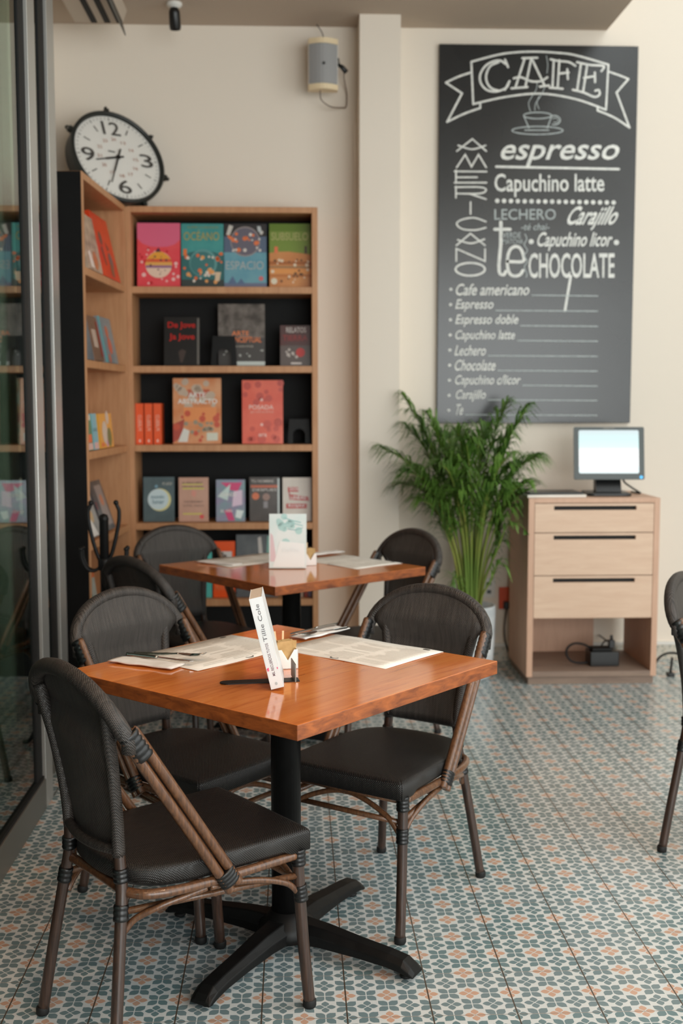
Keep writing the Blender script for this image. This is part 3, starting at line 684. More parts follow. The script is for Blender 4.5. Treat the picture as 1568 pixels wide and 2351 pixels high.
bookend('black arched bookend in front of the tall grey book', -.358, 1.6155, .135, .155, 6.03)
bookend('black arched bookend right of the coral book on third shelf', .028, 1.2115, .12, .13, 6.08)
g3 = 'orange paperbacks standing spine out'
for i, (x0, lb) in enumerate(((-.818, 'leftmost of three orange paperbacks standing spine out on third shelf'), (-.772, 'middle of three orange paperbacks standing spine out on third shelf'), (-.726, 'rightmost of three orange paperbacks standing spine out on third shelf'))):
    b = book(lb, .13, .212, .04, (x0, 6.19-.005*i, 1.2115), -PI/2, 0, cover('orange_cover', rgb(232, 92, 46)), spine_text=('PUEBLO', (.3, .34, .75, .72), (236, 190, 170)), group=g3)
    b.location = (x0+.04, 6.045, 1.2115); b.rotation_euler = (0, 0, PI/2); b.scale = (1, 1, 1)
    # turn so that the spine faces the room
    mbx = MB(); add_text(mbx, '1', (.4, .06, .6, .12), lambda x, y, e=0: (-.0006, .04*(1-x), .212*y), .01); mbx.build('spine_number', ink(240, 214, 200), b)
shelf_book('brown and orange book titled ARTE ABSTRACTO on third shelf', -.627, -.378, 1.211, 1.553, .022, mottled('abstract_cover', rgb(206, 130, 84), rgb(216, 160, 120), 9, .2),
    [('ARTE', (.32, .705, .68, .78), WHT, .016), ('ABSTRACTO', (.1, .61, .92, .685), WHT, .016)],
    [('rect', (186, 92, 62), (.3, .7, .76, .83)), ('dots', (190, 170, 150), (16, 3, .05, .55, .95, .95, .08)), ('rect', (224, 142, 84), (.22, .34, .9, .56)), ('poly', (168, 72, 58), [(0, .02), (.18, .1), (.24, .38), (0, .3)]), ('dots', (196, 84, 60), (12, 5, .05, .05, .95, .5, .06)), ('dots', (150, 140, 120), (14, 6, .2, .18, .95, .34, .04)), ('poly', (214, 214, 206), [(.1, .03), (.3, .03), (.34, .2), (.22, .24)]), ('rect', (206, 208, 192), (.7, .05, .93, .17))])
shelf_book('coral red book titled POSADA on third shelf', -.268, -.056, 1.211, 1.542, .03, mottled('coral_cover', rgb(214, 84, 62), rgb(226, 108, 84), 7, .3),
    [('POSADA', (.17, .54, .77, .61), (236, 196, 184), .014), ('grabados', (.2, .48, .77, .52), (226, 170, 156), 0), ('era', (.4, .11, .6, .16), (236, 196, 184), .01)],
    [('dots', (190, 74, 62), (12, 2, .05, .6, .95, .97, .09)), ('dots', (198, 80, 64), (12, 4, .05, .04, .95, .4, .09)), ('disc', (236, 190, 180), (.48, .69, .035)), ('disc', (236, 190, 180), (.48, .3, .035))], lean=4)
g4 = 'paperbacks on the fourth shelf'
shelf_book('slate book with pale moon circle, first on fourth shelf', -.787, -.627, .805, 1.039, .02, cover('slate_cover', rgb(86, 104, 108), rgb(76, 92, 96)), [('mundo', (.25, .52, .68, .6), (120, 150, 160), .01), ('lunar', (.3, .4, .68, .5), (120, 150, 160), .01), ('mi autor', (.62, .82, .94, .9), (190, 190, 180), 0)],
    [('disc', (214, 208, 150), (.53, .49, .37)), ('disc', (196, 214, 218), (.48, .5, .34)), ('disc', (120, 160, 180), (.42, .79, .05))], group=g4)
shelf_book('tan book with yellow underlined lines, second on fourth shelf', -.603, -.449, .805, 1.036, .018, cover('tan_cover', rgb(198, 156, 136), rgb(190, 148, 128)), [('EL GRAN LIBRO', (.13, .86, .8, .9), (110, 92, 80), .004), ('DE LAS IDEAS', (.14, .77, .84, .81), (110, 92, 80), .004), ('VOLVERSE MUY', (.18, .43, .82, .47), (120, 100, 90), .004), ('UTIL HOY', (.16, .34, .86, .38), (120, 100, 90), .004)],
    [('rect', (206, 196, 96), (.12, .83, .82, .855)), ('rect', (206, 196, 96), (.13, .735, .86, .765)), ('rect', (206, 196, 96), (.14, .16, .78, .19)), ('disc', (214, 84, 82), (.78, .11, .075)), ('poly', (212, 146, 130), [(.42, .6), (.55, .55), (.6, .68), (.45, .72)])], group=g4)
shelf_book('lilac, teal and magenta book, third on fourth shelf', -.408, -.257, .805, 1.024, .018, cover('lilac_cover', rgb(150, 138, 168), rgb(130, 160, 164), 14, .2), [('CUANDO', (.14, .6, .7, .69), WHT, .012), ('EL FIN', (.16, .22, .55, .28), WHT, .01)],
    [('poly', (206, 70, 118), [(.15, .93), (.9, .93), (.75, .72), (.5, .75)]), ('poly', (196, 214, 210), [(.05, .6), (.5, .9), (.4, .5)]), ('poly', (220, 196, 214), [(.55, .35), (.9, .4), (.9, .75), (.6, .72)]), ('poly', (206, 66, 118), [(.28, .26), (.5, .3), (.65, .02), (.42, .02)]), ('poly', (222, 232, 230), [(.66, .1), (.85, .06), (.95, .25), (.7, .28)])], group=g4)
shelf_book('dark grey book with orange band, fourth on fourth shelf', -.233, -.075, .805, 1.036, .02, cover('charcoal_cover', rgb(86, 80, 78), rgb(74, 70, 68), 12, .22), [('TU NOMBRE', (.06, .88, .8, .94), (200, 192, 186), .01), ('DESPUES', (.1, .685, .9, .74), (206, 200, 194), .012)],
    [('rect', (190, 100, 70), (.04, .76, .95, .82)), ('disc', (208, 112, 74), (.2, .57, .12)), ('disc', (150, 120, 110), (.55, .55, .12)), ('rect', (140, 136, 138), (.46, .3, .6, .45)), ('rect', (196, 206, 204), (.93, .03, .99, .97))], group=g4)
shelf_book('cream book with red ribbon lettering, last on fourth shelf', -.06, .092, .805, 1.034, .018, cover('cream_cover', rgb(216, 206, 194), rgb(206, 196, 184)), [('DOS', (.25, .7, .55, .77), WHT, .012), ('LINEAS', (.28, .5, .8, .58), WHT, .012), ('ROJAS', (.2, .31, .75, .38), WHT, .012)],
    [('poly', (186, 60, 52), [(.18, .78), (.55, .78), (.55, .67), (.18, .67)]), ('poly', (186, 60, 52), [(.22, .62), (.88, .56), (.92, .46), (.24, .49)]), ('poly', (186, 60, 52), [(.12, .4), (.84, .4), (.84, .29), (.12, .29)]), ('poly', (170, 50, 44), [(.2, .67), (.24, .67), (.3, .5), (.24, .5)])], group=g4)
shelf_book('bright orange book with pale photo panel on lowest shelf', -.428, -.313, .402, .698, .02, cover('vivid_orange_cover', rgb(232, 84, 22)), [('MANOS', (.1, .12, .9, .24), (236, 120, 66), .01)], [('rect', (206, 200, 196), (.2, .55, .86, .82)), ('dots', (110, 96, 88), (9, 3, .3, .6, .75, .78, .09))])
shelf_book('wide dark book with teal and pink artwork on lowest shelf', -.306, -.088, .402, .732, .024, mottled('dusky_cover', rgb(84, 88, 92), rgb(104, 108, 110), 10, .25), art=[('poly', (208, 122, 96), [(.3, .1), (.42, .1), (.38, .45)]), ('poly', (128, 172, 160), [(.72, .5), (1, .55), (1, .98), (.75, .98)]), ('disc', (214, 204, 188), (.9, .62, .16)), ('poly', (196, 190, 184), [(.52, .95), (.6, .97), (.66, .55), (.56, .5)]), ('disc', (186, 90, 110), (.68, .45, .1))])
shelf_book('turquoise and yellow book behind the rear left chair on lowest shelf', -.56, -.435, .402, .66, .02, cover('turquoise_cover', rgb(76, 178, 170), rgb(90, 184, 176)), art=[('poly', (222, 206, 130), [(.4, .3), (.95, .35), (.95, .6), (.5, .6)]), ('disc', (210, 200, 180), (.7, .75, .12))])
for i, (x0, c, lb) in enumerate(((.028, (176, 150, 134), 'thin beige book standing spine out at right end of lowest shelf'), (.052, (150, 60, 50), 'thin dark red book standing spine out at right end of lowest shelf'), (.073, (120, 110, 140), 'thin mauve book standing spine out at right end of lowest shelf'))):
    b = book(lb, .15, .3-.02*i, .018, (x0+.018, 6.05, .4025), 0, 0, cover('spine_cover', rgb(*c)), group='thin books at right end of the lowest shelf'); b.rotation_euler = (0, 0, PI/2)
# books on the side bookcase face the room (+x)
def side_book(label, u0, u1, z, h, th, cm, texts=(), art=(), lean=10, d=.02, group=None):
    b = book(label, u1-u0, h, th, sidept(u0, d, z+.0008+th*math.sin(math.radians(lean))), ANG, math.radians(lean), cm, texts, art, group); return b
g5 = 'books facing out on the side bookcase'
side_book('pale brown sketched book on top shelf of side bookcase', .13, .40, 2.016, .26, .02, mottled('sketch_cover', rgb(200, 176, 152), rgb(150, 128, 110), 22, .4), art=[('poly', (232, 224, 214), [(.2, .05), (.45, .05), (.3, .35), (.15, .3)]), ('disc', (190, 120, 76), (.6, .2, .16))], lean=11, d=.006, group=g5)
side_book('bright orange book with dark leaf shapes on top shelf of side bookcase', .43, .79, 2.016, .31, .02, mottled('flame_cover', rgb(222, 70, 24), rgb(206, 56, 22), 8, .35), art=[('disc', (92, 70, 54), (.32, .62, .09)), ('poly', (84, 60, 44), [(.2, .45), (.3, .5), (.36, .2), (.28, .2)]), ('disc', (96, 90, 88), (.66, .3, .12)), ('disc', (120, 90, 62), (.62, .15, .095)), ('poly', (110, 60, 40), [(.55, .6), (.72, .5), (.6, .46)])], lean=13, d=.008, group=g5)
side_book('grey book edge-on first on second shelf of side bookcase', .08, .25, 1.615, .2, .025, cover('blue_grey_cover', rgb(128, 134, 138), rgb(110, 116, 122)), lean=10, group=g5)
side_book('brown book with pale panel on second shelf of side bookcase', .28, .46, 1.615, .21, .03, cover('umber_cover', rgb(140, 108, 88), rgb(126, 98, 82)), art=[('rect', (204, 180, 164), (.15, .3, .6, .7)), ('rect', (150, 60, 54), (.75, .1, .95, .9))], lean=11, group=g5)
side_book('pale blue-grey book with orange print on second shelf of side bookcase', .50, .76, 1.615, .225, .02, cover('mist_cover', rgb(134, 148, 154), rgb(122, 138, 146)), art=[('disc', (204, 112, 86), (.5, .68, .12)), ('disc', (210, 106, 84), (.55, .38, .16)), ('rect', (82, 190, 196), (0, 0, .09, 1)), ('disc', (204, 112, 86), (.35, .1, .09))], lean=11, group=g5)
side_book('green, white and orange book on third shelf of side bookcase', .042, .205, 1.211, .16, .02, cover('green_cover', rgb(56, 134, 98)), art=[('rect', (222, 218, 204), (.1, .85, .9, 1)), ('rect', (224, 112, 66), (.1, .22, .9, .45)), ('rect', (216, 180, 170), (.05, .02, .95, .2))], lean=5, group=g5)
side_book('narrow light blue book on third shelf of side bookcase', .22, .31, 1.211, .165, .02, cover('sky_cover', rgb(112, 184, 196)), art=[('rect', (214, 180, 176), (.05, .02, .95, .2)), ('rect', (76, 150, 160), (.05, .5, .95, .6))], lean=5, group=g5)
side_book('yellow book with green plant picture on third shelf of side bookcase', .35, .62, 1.211, .163, .02, cover('yellow_cover', rgb(226, 166, 62)), art=[('disc', (206, 196, 178), (.4, .45, .2)), ('disc', (84, 116, 50), (.72, .3, .17)), ('disc', (206, 196, 178), (.65, .88, .12)), ('rect', (222, 120, 60), (.05, .05, .3, .16)), ('disc', (200, 160, 196), (.5, .12, .06))], lean=5, group=g5)
side_book('grey and white book leaning on fourth shelf of side bookcase', .09, .35, .805, .24, .03, cover('silver_cover', rgb(156, 150, 144), rgb(130, 126, 122)), art=[('poly', (222, 218, 212), [(.1, .02), (.7, .02), (.4, .5), (.1, .6)]), ('disc', (196, 160, 110), (.6, .4, .12))], lean=18, group=g5)
side_book('dark book with grey spine leaning on fourth shelf of side bookcase', .38, .62, .805, .25, .03, cover('night_cover', rgb(56, 54, 58), rgb(90, 84, 82)), art=[('rect', (150, 134, 128), (.35, .1, .9, .9)), ('disc', (196, 120, 84), (.62, .6, .12)), ('rect', (120, 40, 46), (.05, .45, .15, .6))], lean=18, group=g5)
side_book('white book with pale green print on lowest shelf of side bookcase', .04, .28, .402, .24, .02, cover('ice_cover', rgb(206, 208, 202), rgb(186, 198, 190)), art=[('rect', (120, 170, 160), (.2, .5, .7, .6)), ('rect', (226, 120, 70), (0, .9, 1, 1))], lean=8, group=g5)

# ================================================================== COAT RACK
r = empty('coat_rack', 'black metal coat rack with curved hooks in front of side bookcase', 'coat rack', (-.775, 4.72, 0))
mb = MB(); mb.lathe([(.019, .02), (.019, .95), (.021, .955), (.016, .972), (.001, .978)], n=16); mb.build('pole', M['black_metal'], r)
for a in (8, 188):
    ca, sa = math.cos(math.radians(a)), math.sin(math.radians(a))
    P = lambda d, z: (d*ca, d*sa, z)
    mb = MB(); mb.tube(crom([P(.015, .78), P(.035, .83), P(.058, .93), P(.062, .985), P(.056, 1.005), P(.05, 1.02)], 5), [.008]*25 + [.011], 8); mb.sphere(P(.05, 1.022), .011); mb.build('upper_hook', M['black_metal'], r)
for a in (15, 165, 195, 345):
    ca, sa = math.cos(math.radians(a)), math.sin(math.radians(a)); P = lambda d, z: (d*ca, d*sa, z)
    mb = MB(); mb.tube(crom([P(.012, .765), P(.04, .745), P(.07, .752), P(.09, .79), P(.094, .83)], 5), .0065, 8); mb.sphere(P(.094, .834), .0095); mb.build('lower_hook', M['black_metal'], r)
MB().lathe([(.024, .745), (.027, .755), (.027, .785), (.024, .795)], n=16).build('collar', M['black_metal'], r)
for a in (30, 150, 270):
    ca, sa = math.cos(math.radians(a)), math.sin(math.radians(a)); P = lambda d, z: (d*ca, d*sa, z)
    mb = MB(); mb.tube(crom([P(.015, .16), P(.05, .12), P(.1, .03), P(.14, .009)], 5), .009, 8); mb.build('leg', M['black_metal'], r)

# ================================================================== TABLES
def make_table(label, loc, rotz, armrot):
    r = empty('dining_table', label, 'table', loc, rotz, 'square wooden pedestal tables')
    S = .395
    mb = MB(); mb.box((-S, -S, .715), (S, S, .75)); 
    o = mb.build('tabletop', [M['table'], M['table_edge']], r)
    for p in o.data.polygons:
        if abs(p.normal.z) < .5: p.material_index = 1
    bevel(o, .0022, 2)
    MB().lathe([(.039, .075), (.039, .70), (.05, .702), (.05, .707)], n=28).build('pole', M['black_metal'], r)
    mb = MB(); mb.box((-.2, -.2, .704), (.2, .2, .715)); mb.build('mounting_plate', M['black_metal'], r)
    MB().lathe([(.074, .03), (.078, .045), (.07, .07), (.052, .082), (.042, .1), (.0395, .1)], n=28).build('hub', M['black_metal'], r)
    for k in range(4):
        mb = MB(); mb.M = Matrix.Rotation(armrot-rotz+k*PI/2, 4, 'Z')
        R = []
        for x, hw, z0, z1 in ((.04, .042, .03, .082), (.12, .036, .032, .078), (.22, .032, .03, .066), (.31, .031, .026, .057), (.352, .031, .02, .05), (.372, .03, .014, .036), (.384, .028, .012, .022)):
            R.append([(x, -hw, z0), (x, hw, z0), (x, hw, z0+(z1-z0)*.55), (x, hw*.55, z1), (x, -hw*.55, z1), (x, -hw, z0+(z1-z0)*.55)])
        mb.rings(R, smooth=False)
        f = bevel(mb.build('foot', M['black_metal'], r), .003)
        g = MB(); g.M = Matrix.Rotation(armrot-rotz+k*PI/2, 4, 'Z'); g.lathe([(.014, 0), (.016, .005), (.012, .01), (.006, .011), (.006, .026)], (.352, 0, 0), 12); g.build('levelling_glide', M['rubber'], f)
    return r
T1, T1R = (-.0247, 2.9401, 0), .8386
T2, T2R = (-.0125, 4.7814, 0), .6803
make_table('square varnished wooden table nearest the camera on black pedestal', T1, T1R, math.radians(58))
make_table('square varnished wooden table further back by the bookcases', T2, T2R, math.radians(60))

# ================================================================== CHAIRS
def seat_outline(n=40):
    pts = []
    fw_, fy, rw, ry = .198, .236, .178, -.215
    # front right corner round to rear
    ctrl = [(0, fy+.004), (.1, fy+.003), (fw_-.014, fy+.001), (fw_-.003, fy-.005), (fw_, fy-.016), (.197, .12), (.193, 0), (.187, -.1), (.165, -.165), (.12, -.205), (.06, -.222), (0, -.226)]
    c = crom([(x, y, 0) for x, y in ctrl], 4); half = [(p.x, p.y) for p in c]
    return half + [(-x, y) for x, y in reversed(half[1:-1])]
def scale_ring(o, s, z, dz=0): return [(x*s, y*s + (1-s)*.01, z) for x, y in o]
ARCH = lambda a: (.203*math.cos(a), 0, 0)
def hoop():
    """arch of the back from the right shoulder over the top to the left shoulder"""
    P = []
    for k in range(25):
        a = -8+196*k/24; ar = math.radians(a)
        x = .201*math.cos(ar) if -1 <= a <= 181 else .201*math.cos(ar)
        z = .733 + .127*math.sin(ar)*(1 if a >= 0 and a <= 180 else 1.3)
        f = max(0, math.sin(ar)); y = -.236 - .057*f**.8
        P.append((x, y, z))
    return P
def make_chair(label, loc, head):
    r = empty('bistro_chair', label, 'chair', loc, math.radians(head-90), 'dark mesh bistro chairs with bamboo look frames')
    o = seat_outline()
    R = [scale_ring(o, .02, .437), scale_ring(o, .45, .437), scale_ring(o, .8, .438), scale_ring(o, .94, .437), scale_ring(o, .985, .434), scale_ring(o, 1, .427)]
    R2 = [[(x, y, (.388 if y > .17 else .402)) for x, y in o], scale_ring(o, .96, .391), scale_ring(o, .02, .395)]
    mb = MB(); mb.rings(list(reversed(R+R2)), smooth=True); mb.build('seat', M['mesh_seat'], r)
    # fabric back panel: rows from the bottom bar to the arch
    rows = []; NX = 12
    zs = [.470+.02*k for k in range(13)]
    def halfw(z):
        if z < .70: return .118 + (.148-.118)*max(0, (z-.47)/.23)
        return .148
    def ysurf(x, z, hwd): 
        tt = (z-.47)/.39; return -.223 - .07*tt**1.15 - .016*(1-(x/max(hwd, .01))**2)
    for z in zs:
        hwd = halfw(z); rows.append([(hwd*(2*i/NX-1), ysurf(hwd*(2*i/NX-1), z, hwd), z) for i in range(NX+1)])
    for k in range(1, 9):
        a = math.radians(3+87*(k/8)**1.0*.98); zt = .733+.127*math.sin(a)
        hwd = .199*math.cos(a) if k > 1 else .19
        rows.append([(hwd*(2*i/NX-1), -.236-.057*math.sin(a)**.8-.010*(1-(2*i/NX-1)**2)*math.cos(a), zt) for i in range(NX+1)])
    # make wide rows start just above the shoulder
    F = []; V = [(p[0], p[1]+.013, p[2]) for q in rows for p in q]; n = NX+1
    for k in range(len(rows)-1):
        for i in range(NX): F.append((k*n+i, k*n+i+1, (k+1)*n+i+1, (k+1)*n+i))
    mb = MB(); mb.add(V, F, 0, True); bk = mb.build('backrest', M['mesh_fabric'], r)
    so = bk.modifiers.new('thick', 'SOLIDIFY'); so.thickness = .005; so.offset = 0
    hp = hoop(); mb = MB(); mb.tube(hp, .0182, 12); mb.build('back_arch', M['mesh_wrap'], r)
    mb = MB(); mb.tube(crom([(-.122, -.223, .474), (-.06, -.238, .470), (0, -.243, .469), (.06, -.238, .470), (.122, -.223, .474)], 4), .011, 10); mb.build('lower_back_rail', M['mesh_wrap'], r)
    for s in (1, -1):
        up_ = [(s*.117, -.222, .462), (s*.122, -.228, .55), (s*.136, -.243, .66), (s*.150, -.258, .735), (s*.160, -.268, .79)]
        mb = MB(); mb.tube(crom(up_, 5), .0145, 10); mb.build('back_upright', M['mesh_wrap'], r)
        # rear leg: from the upright down to the knee, then splayed to the floor
        mb = MB(); mb.tube(crom([(s*.1172, -.222, .47), (s*.121, -.221, .43), (s*.127, -.222, .39), (s*.136, -.23, .33), (s*.156, -.252, .17), (s*.175, -.273, .008)], 5), [.0135]*11+[.0135]*15, 12)
        lg = mb.build('leg', M['leg'], r)
        g = MB(); g.M = Matrix.Translation((s*.1755, -.2735, 0)); g.lathe([(.0135, 0), (.0155, .004), (.0155, .016), (.0138, .02)], n=12); g.build('foot_cap', M['rubber'], lg)
        # front leg
        mb = MB(); mb.tube(crom([(s*.184, .205, .396), (s*.185, .207, .33), (s*.188, .216, .18), (s*.193, .232, .008)], 6), .0142, 12)
        lg = mb.build('leg', M['leg'], r)
        g = MB(); g.M = Matrix.Translation((s*.193, .232, 0)); g.lathe([(.0142, 0), (.0162, .004), (.0162, .016), (.0145, .02)], n=12); g.build('foot_cap', M['rubber'], lg)
        # double slanting arm
        mb = MB()
        for off, e in ((-.0125, .0), (.0135, .012)):
            dy, dz = .84*off, .545*off
            p = [(s*.201, -.238+dy*.8, .746+dz*.8), (s*.2018, -.232+dy, .738+dz), (s*.2035, -.17+dy, .642+dz), (s*.2045, -.08+dy, .504+dz), (s*.2045, .002+dy, .378+dz), (s*.2045, .014+dy+.01*e, .360+dz)]
            mb.tube(crom(p, 5), .0118, 10)
        mb.build('arm', M['bamboo'], r)
        # bindings
        def coil(a, b, R0, rings, flat=1.0):
            # wrapped cord: close ridged sleeve, wider across the pair of tubes (local y) than along x
            a = Vector(a); b = Vector(b); d = b-a; ln = d.length; m2 = MB()
            zz = d.normalized(); yy = zz.cross(Vector((1, 0, 0))).normalized(); xx = yy.cross(zz)
            m2.M = Matrix.Translation(a) @ Matrix((xx, yy, zz)).transposed().to_4x4() @ Matrix.Diagonal((flat, 1, 1, 1))
            prof = [(R0*.8, 0)]
            for k in range(rings):
                for f, q in ((.06, .96), (.3, 1.01), (.5, 1.03), (.7, 1.01), (.94, .96)): prof.append((R0*q, ln*(k+f)/rings))
            m2.lathe(prof+[(R0*.8, ln)], n=16)
            return m2
        coil((s*.2012, -.242, .752), (s*.2025, -.203, .694), .0238, 5, .72).build('binding', M['binding'], r)
        coil((s*.2045, -.014, .403), (s*.2045, .006, .371), .0255, 4, .62).build('binding', M['binding'], r)
        coil((s*.121, -.222, .435), (s*.124, -.221, .405), .0165, 3).build('binding', M['binding'], r)
        coil((s*.131, -.226, .36), (s*.136, -.231, .325), .0165, 3).build('binding', M['binding'], r)
        coil((s*.1845, .206, .392), (s*.185, .207, .352), .0175, 4).build('binding', M['binding'], r)
        coil((s*.1855, .209, .305), (s*.187, .213, .265), .0168, 4).build('binding', M['binding'], r)
        # side rail and arched braces
        mb = MB(); mb.tube(crom([(s*.123, -.215, .383), (s*.168, -.185, .383), (s*.19, -.1, .381), (s*.192, .05, .38), (s*.186, .2, .378)], 6), .0112, 10); mb.build('side_rail', M['bamboo'], r)
        mb = MB(); mb.tube(crom([(s*.187, .2, .29), (s*.188, .17, .318), (s*.19, .1, .345), (s*.192, .02, .362), (s*.192, -.04, .367)], 6), .0075, 8)
        mb.tube(crom([(s*.136, -.222, .30), (s*.145, -.2, .325), (s*.172, -.15, .35), (s*.188, -.09, .363), (s*.191, -.05, .368)], 6), .0075, 8)
        mb.tube(crom([(s*.176, .212, .29), (s*.14, .207, .325), (s*.08, .202, .352), (s*.03, .2, .366), (0, .2, .368)], 6), .0075, 8)
        mb.build('arched_brace', M['bamboo'], r)
    mb = MB(); mb.tube([(-.186, .203, .378), (.186, .203, .378)], .0105, 10); mb.build('front_rail', M['bamboo'], r)
    mb = MB(); mb.tube(crom([(-.125, -.218, .383), (-.06, -.214, .383), (.06, -.214, .383), (.125, -.218, .383)], 3), .0105, 10); mb.build('rear_rail', M['bamboo'], r)
    mb = MB()
    mb.tube([(-.178, .205, .318), (.178, .205, .318)], .008, 8)
    mb.tube([(-.165, -.008, .335), (.165, -.008, .335)], .008, 8)
    for s in (1, -1): mb.tube([(s*.186, .2, .328), (s*.137, -.225, .345)], .008, 8)
    mb.build('stretcher', M['bamboo'], r)
    return r
ch = make_chair('dark bistro chair nearest the camera, seen from behind its right arm', (-.270, 2.637, 0), 36.7)
def chair(label, x, y, h): return dup(ch, (x, y, 0), math.radians(h-90), label)
chair('dark bistro chair at the left rear side of the nearest table, beside black bookcase end', -.303, 3.256, 319.5)
chair('dark bistro chair right of the nearest table, in front of the potted palm', .255, 3.234, 234.1)
chair('dark bistro chair at the far table with its back against the book shelves', -.385, 4.99, 305.3)
chair('dark bistro chair between the two tables, beside the coat rack', -.385, 4.36, 42)
chair('dark bistro chair at the right of the far table, in front of pillar', .292, 4.868, 214)
chair('dark bistro chair cut off by the right edge of the photo', 1.492, 3.511, 325)

# ================================================================== THINGS ON THE TABLES
ZT = .7502
# front table: white book standing on its tail, leaning on a black bookend
r = empty('bookend', 'black metal bookend with flat tongue propping the white book on front table', 'bookend', (-.05, 2.775, ZT), math.radians(8), 'black bookends')
mb = MB(); mb.prism([(-.115+.018*math.cos(a), .018*math.sin(a)) for a in [PI/2+PI*k/10 for k in range(11)]] + [(.06, -.018), (.06, .018)], 0, .0022, lambda x, y, t: (x, y, t)); mb.build('base_plate', M['black_metal'], r)
mb = MB(); mb.rbox((.030, -.055, 0), (.0325, .055, .04), .003, axis='x') if False else mb.box((.047, -.03, .002), (.0495, .045, .045)); mb.build('upright_plate', M['steel_dark'], r)
sp = mottled('iridescent_white_cover', rgb(226, 232, 234), rgb(214, 226, 228), 7, .3)
r = empty('book', 'white book standing on its tail with lettered spine towards camera, front table', 'book', (-.041, 2.676, ZT+.0062))
r.rotation_euler = Euler((0, math.radians(-13.2), math.radians(.5)), 'XYZ')
c = .0018; BW, BH, BT = .145, .222, .031     # x = thickness, y = width going back, z = height
mb = MB(); mb.box((-BT/2, 0, 0), (-BT/2+c, BW, BH)).box((BT/2-c, 0, 0), (BT/2, BW, BH)).box((-BT/2+c, 0, 0), (BT/2-c, c, BH)); bevel(mb.build('cover', sp, r), .0006)
MB().box((-BT/2+c, c, .002), (BT/2-c, BW-.003, BH-.0006)).build('page_block', M['pages'], r)
mb = MB(); fs = lambda x, y, e=0: (-BT/2+BT*(1-y), -.0005, BH*x)
add_text(mb, 'Tillie Cole', (.52, .36, .93, .66), fs, 0); mb.build('spine_lettering', ink(96, 96, 100), r)
mb = MB(); add_text(mb, 'MIL RECUERDOS TUYOS', (.14, .4, .50, .62), fs, .006); mb.build('spine_title', ink(110, 80, 88), r)
mb = MB(); disc(mb, (.5, .055), .1, lambda x, y, e=0: (-BT/2+BT*x, -.0005, BH*.055+(y-.055)*BT*1.2)); mb.build('spine_mark', ink(176, 188, 190), r)
mb = MB(); add_text(mb, 'a', (.2, .78, .24, .95), fs, .02); disc(mb, (.215, .14), .012, lambda x, y, e=0: (-BT/2+BT*(1-(y-.14)*3-.14), -.0006, BH*x)); mb.build('spine_flower', ink(226, 60, 120), r)

def condiment(label, loc, rot):
    r = empty('sugar_holder', label, 'sugar holder', loc, rot, 'white sachet holders')
    t_ = .003; A, B, H = .052, .036, .052
    mb = MB()
    def tray(x0, x1, y0, y1, h, vcut):
        mb.box((x0, y0, 0), (x1, y1, t_)); mb.box((x0, y1-t_, 0), (x1, y1, h)); mb.box((x0, y0, 0), (x0+t_, y1, h)); mb.box((x1-t_, y0, 0), (x1, y1, h))
        mb.prism([(x0, 0), (x1, 0), (x1, h), (x1-(x1-x0)*.2, h), ((x0+x1)/2, h*.45), (x0+(x1-x0)*.2, h), (x0, h)], y0, y0+t_, lambda x, z, t: (x, t, z), flip=True)
    tray(-.027, .027, -.022, .022, .05, True)
    bevel(mb.build('holder', M['white'], r), .001)
    R = random.Random(4)
    for k in range(7):
        mb = MB(); y = -.014+.004*k; mb.M = Matrix.Translation((R.uniform(-.002, .005), y, .004)) @ Matrix.Rotation(R.uniform(-.12, .12), 4, 'Y') @ Matrix.Rotation(-.1, 4, 'X')
        mb.box((-.019, -.0012, 0), (.019, .0012, .066)); mb.build('sachet', M['bread'], r)
    for k in range(2):
        mb = MB(); mb.M = Matrix.Translation((-.016+.009*k, .018, .004)) @ Matrix.Rotation(-.12+.15*k, 4, 'Y'); mb.box((-.0025, -.0007, 0), (.0025, .0007, .088)); mb.build('stirrer', M['stick'], r)
    return r
cnd = condiment('white holder of brown sugar sachets and stirrers behind book on front table', (-.022, 2.92, ZT), math.radians(12))
dup(cnd, (.062, 4.80, ZT), math.radians(15), 'white holder of sugar sachets behind book on far table')

# placemats: local x along the table edge, y towards the table middle
def placemat(label, cx, cy, ang):
    r = empty('placemat', label, 'placemat', (cx, cy, ZT+.0002), ang, 'printed paper placemats')
    mb = MB(); NX = 8; V = []; F = []
    for j in range(5):
        for i in range(NX+1): V.append((-.19+.38*i/NX, -.13+.26*j/4, .0006+.0008*math.sin(i*1.3+j)))
    for j in range(4):
        for i in range(NX): F.append((j*(NX+1)+i, j*(NX+1)+i+1, (j+1)*(NX+1)+i+1, (j+1)*(NX+1)+i))
    mb.add(V, F, 0, True); o = mb.build('sheet', M['paper'], r)
    so = o.modifiers.new('t', 'SOLIDIFY'); so.thickness = .0006; so.offset = 1
    mb = MB(); z = .0029; R = random.Random(5)
    f = lambda x, y, e=0: (x, y, z+e*.2)
    for c0 in (-.165, -.05, .065):
        for k in range(17):
            y = .105-.0125*k
            if R.random() < .1: continue
            x0 = c0; x1 = c0+.1*R.uniform(.7, 1)
            ribbon(mb, [(x0, y), (x1, y)], .0016, f)
    mb.build('menu_print', M['ink'], r)
    mb = MB(); ribbon(mb, ell(-.01, .117, .012, .008, 0, 180, 10), .004, f); ribbon(mb, [(-.15, -.118), (-.135, -.118)], .008, f); mb.build('logo_print', M['ink_dark'], r)
    return r
e1 = .8386
def tpt(T, rot, x, y): c, s = math.cos(rot), math.sin(rot); return (T[0]+x*c-y*s, T[1]+x*s+y*c)
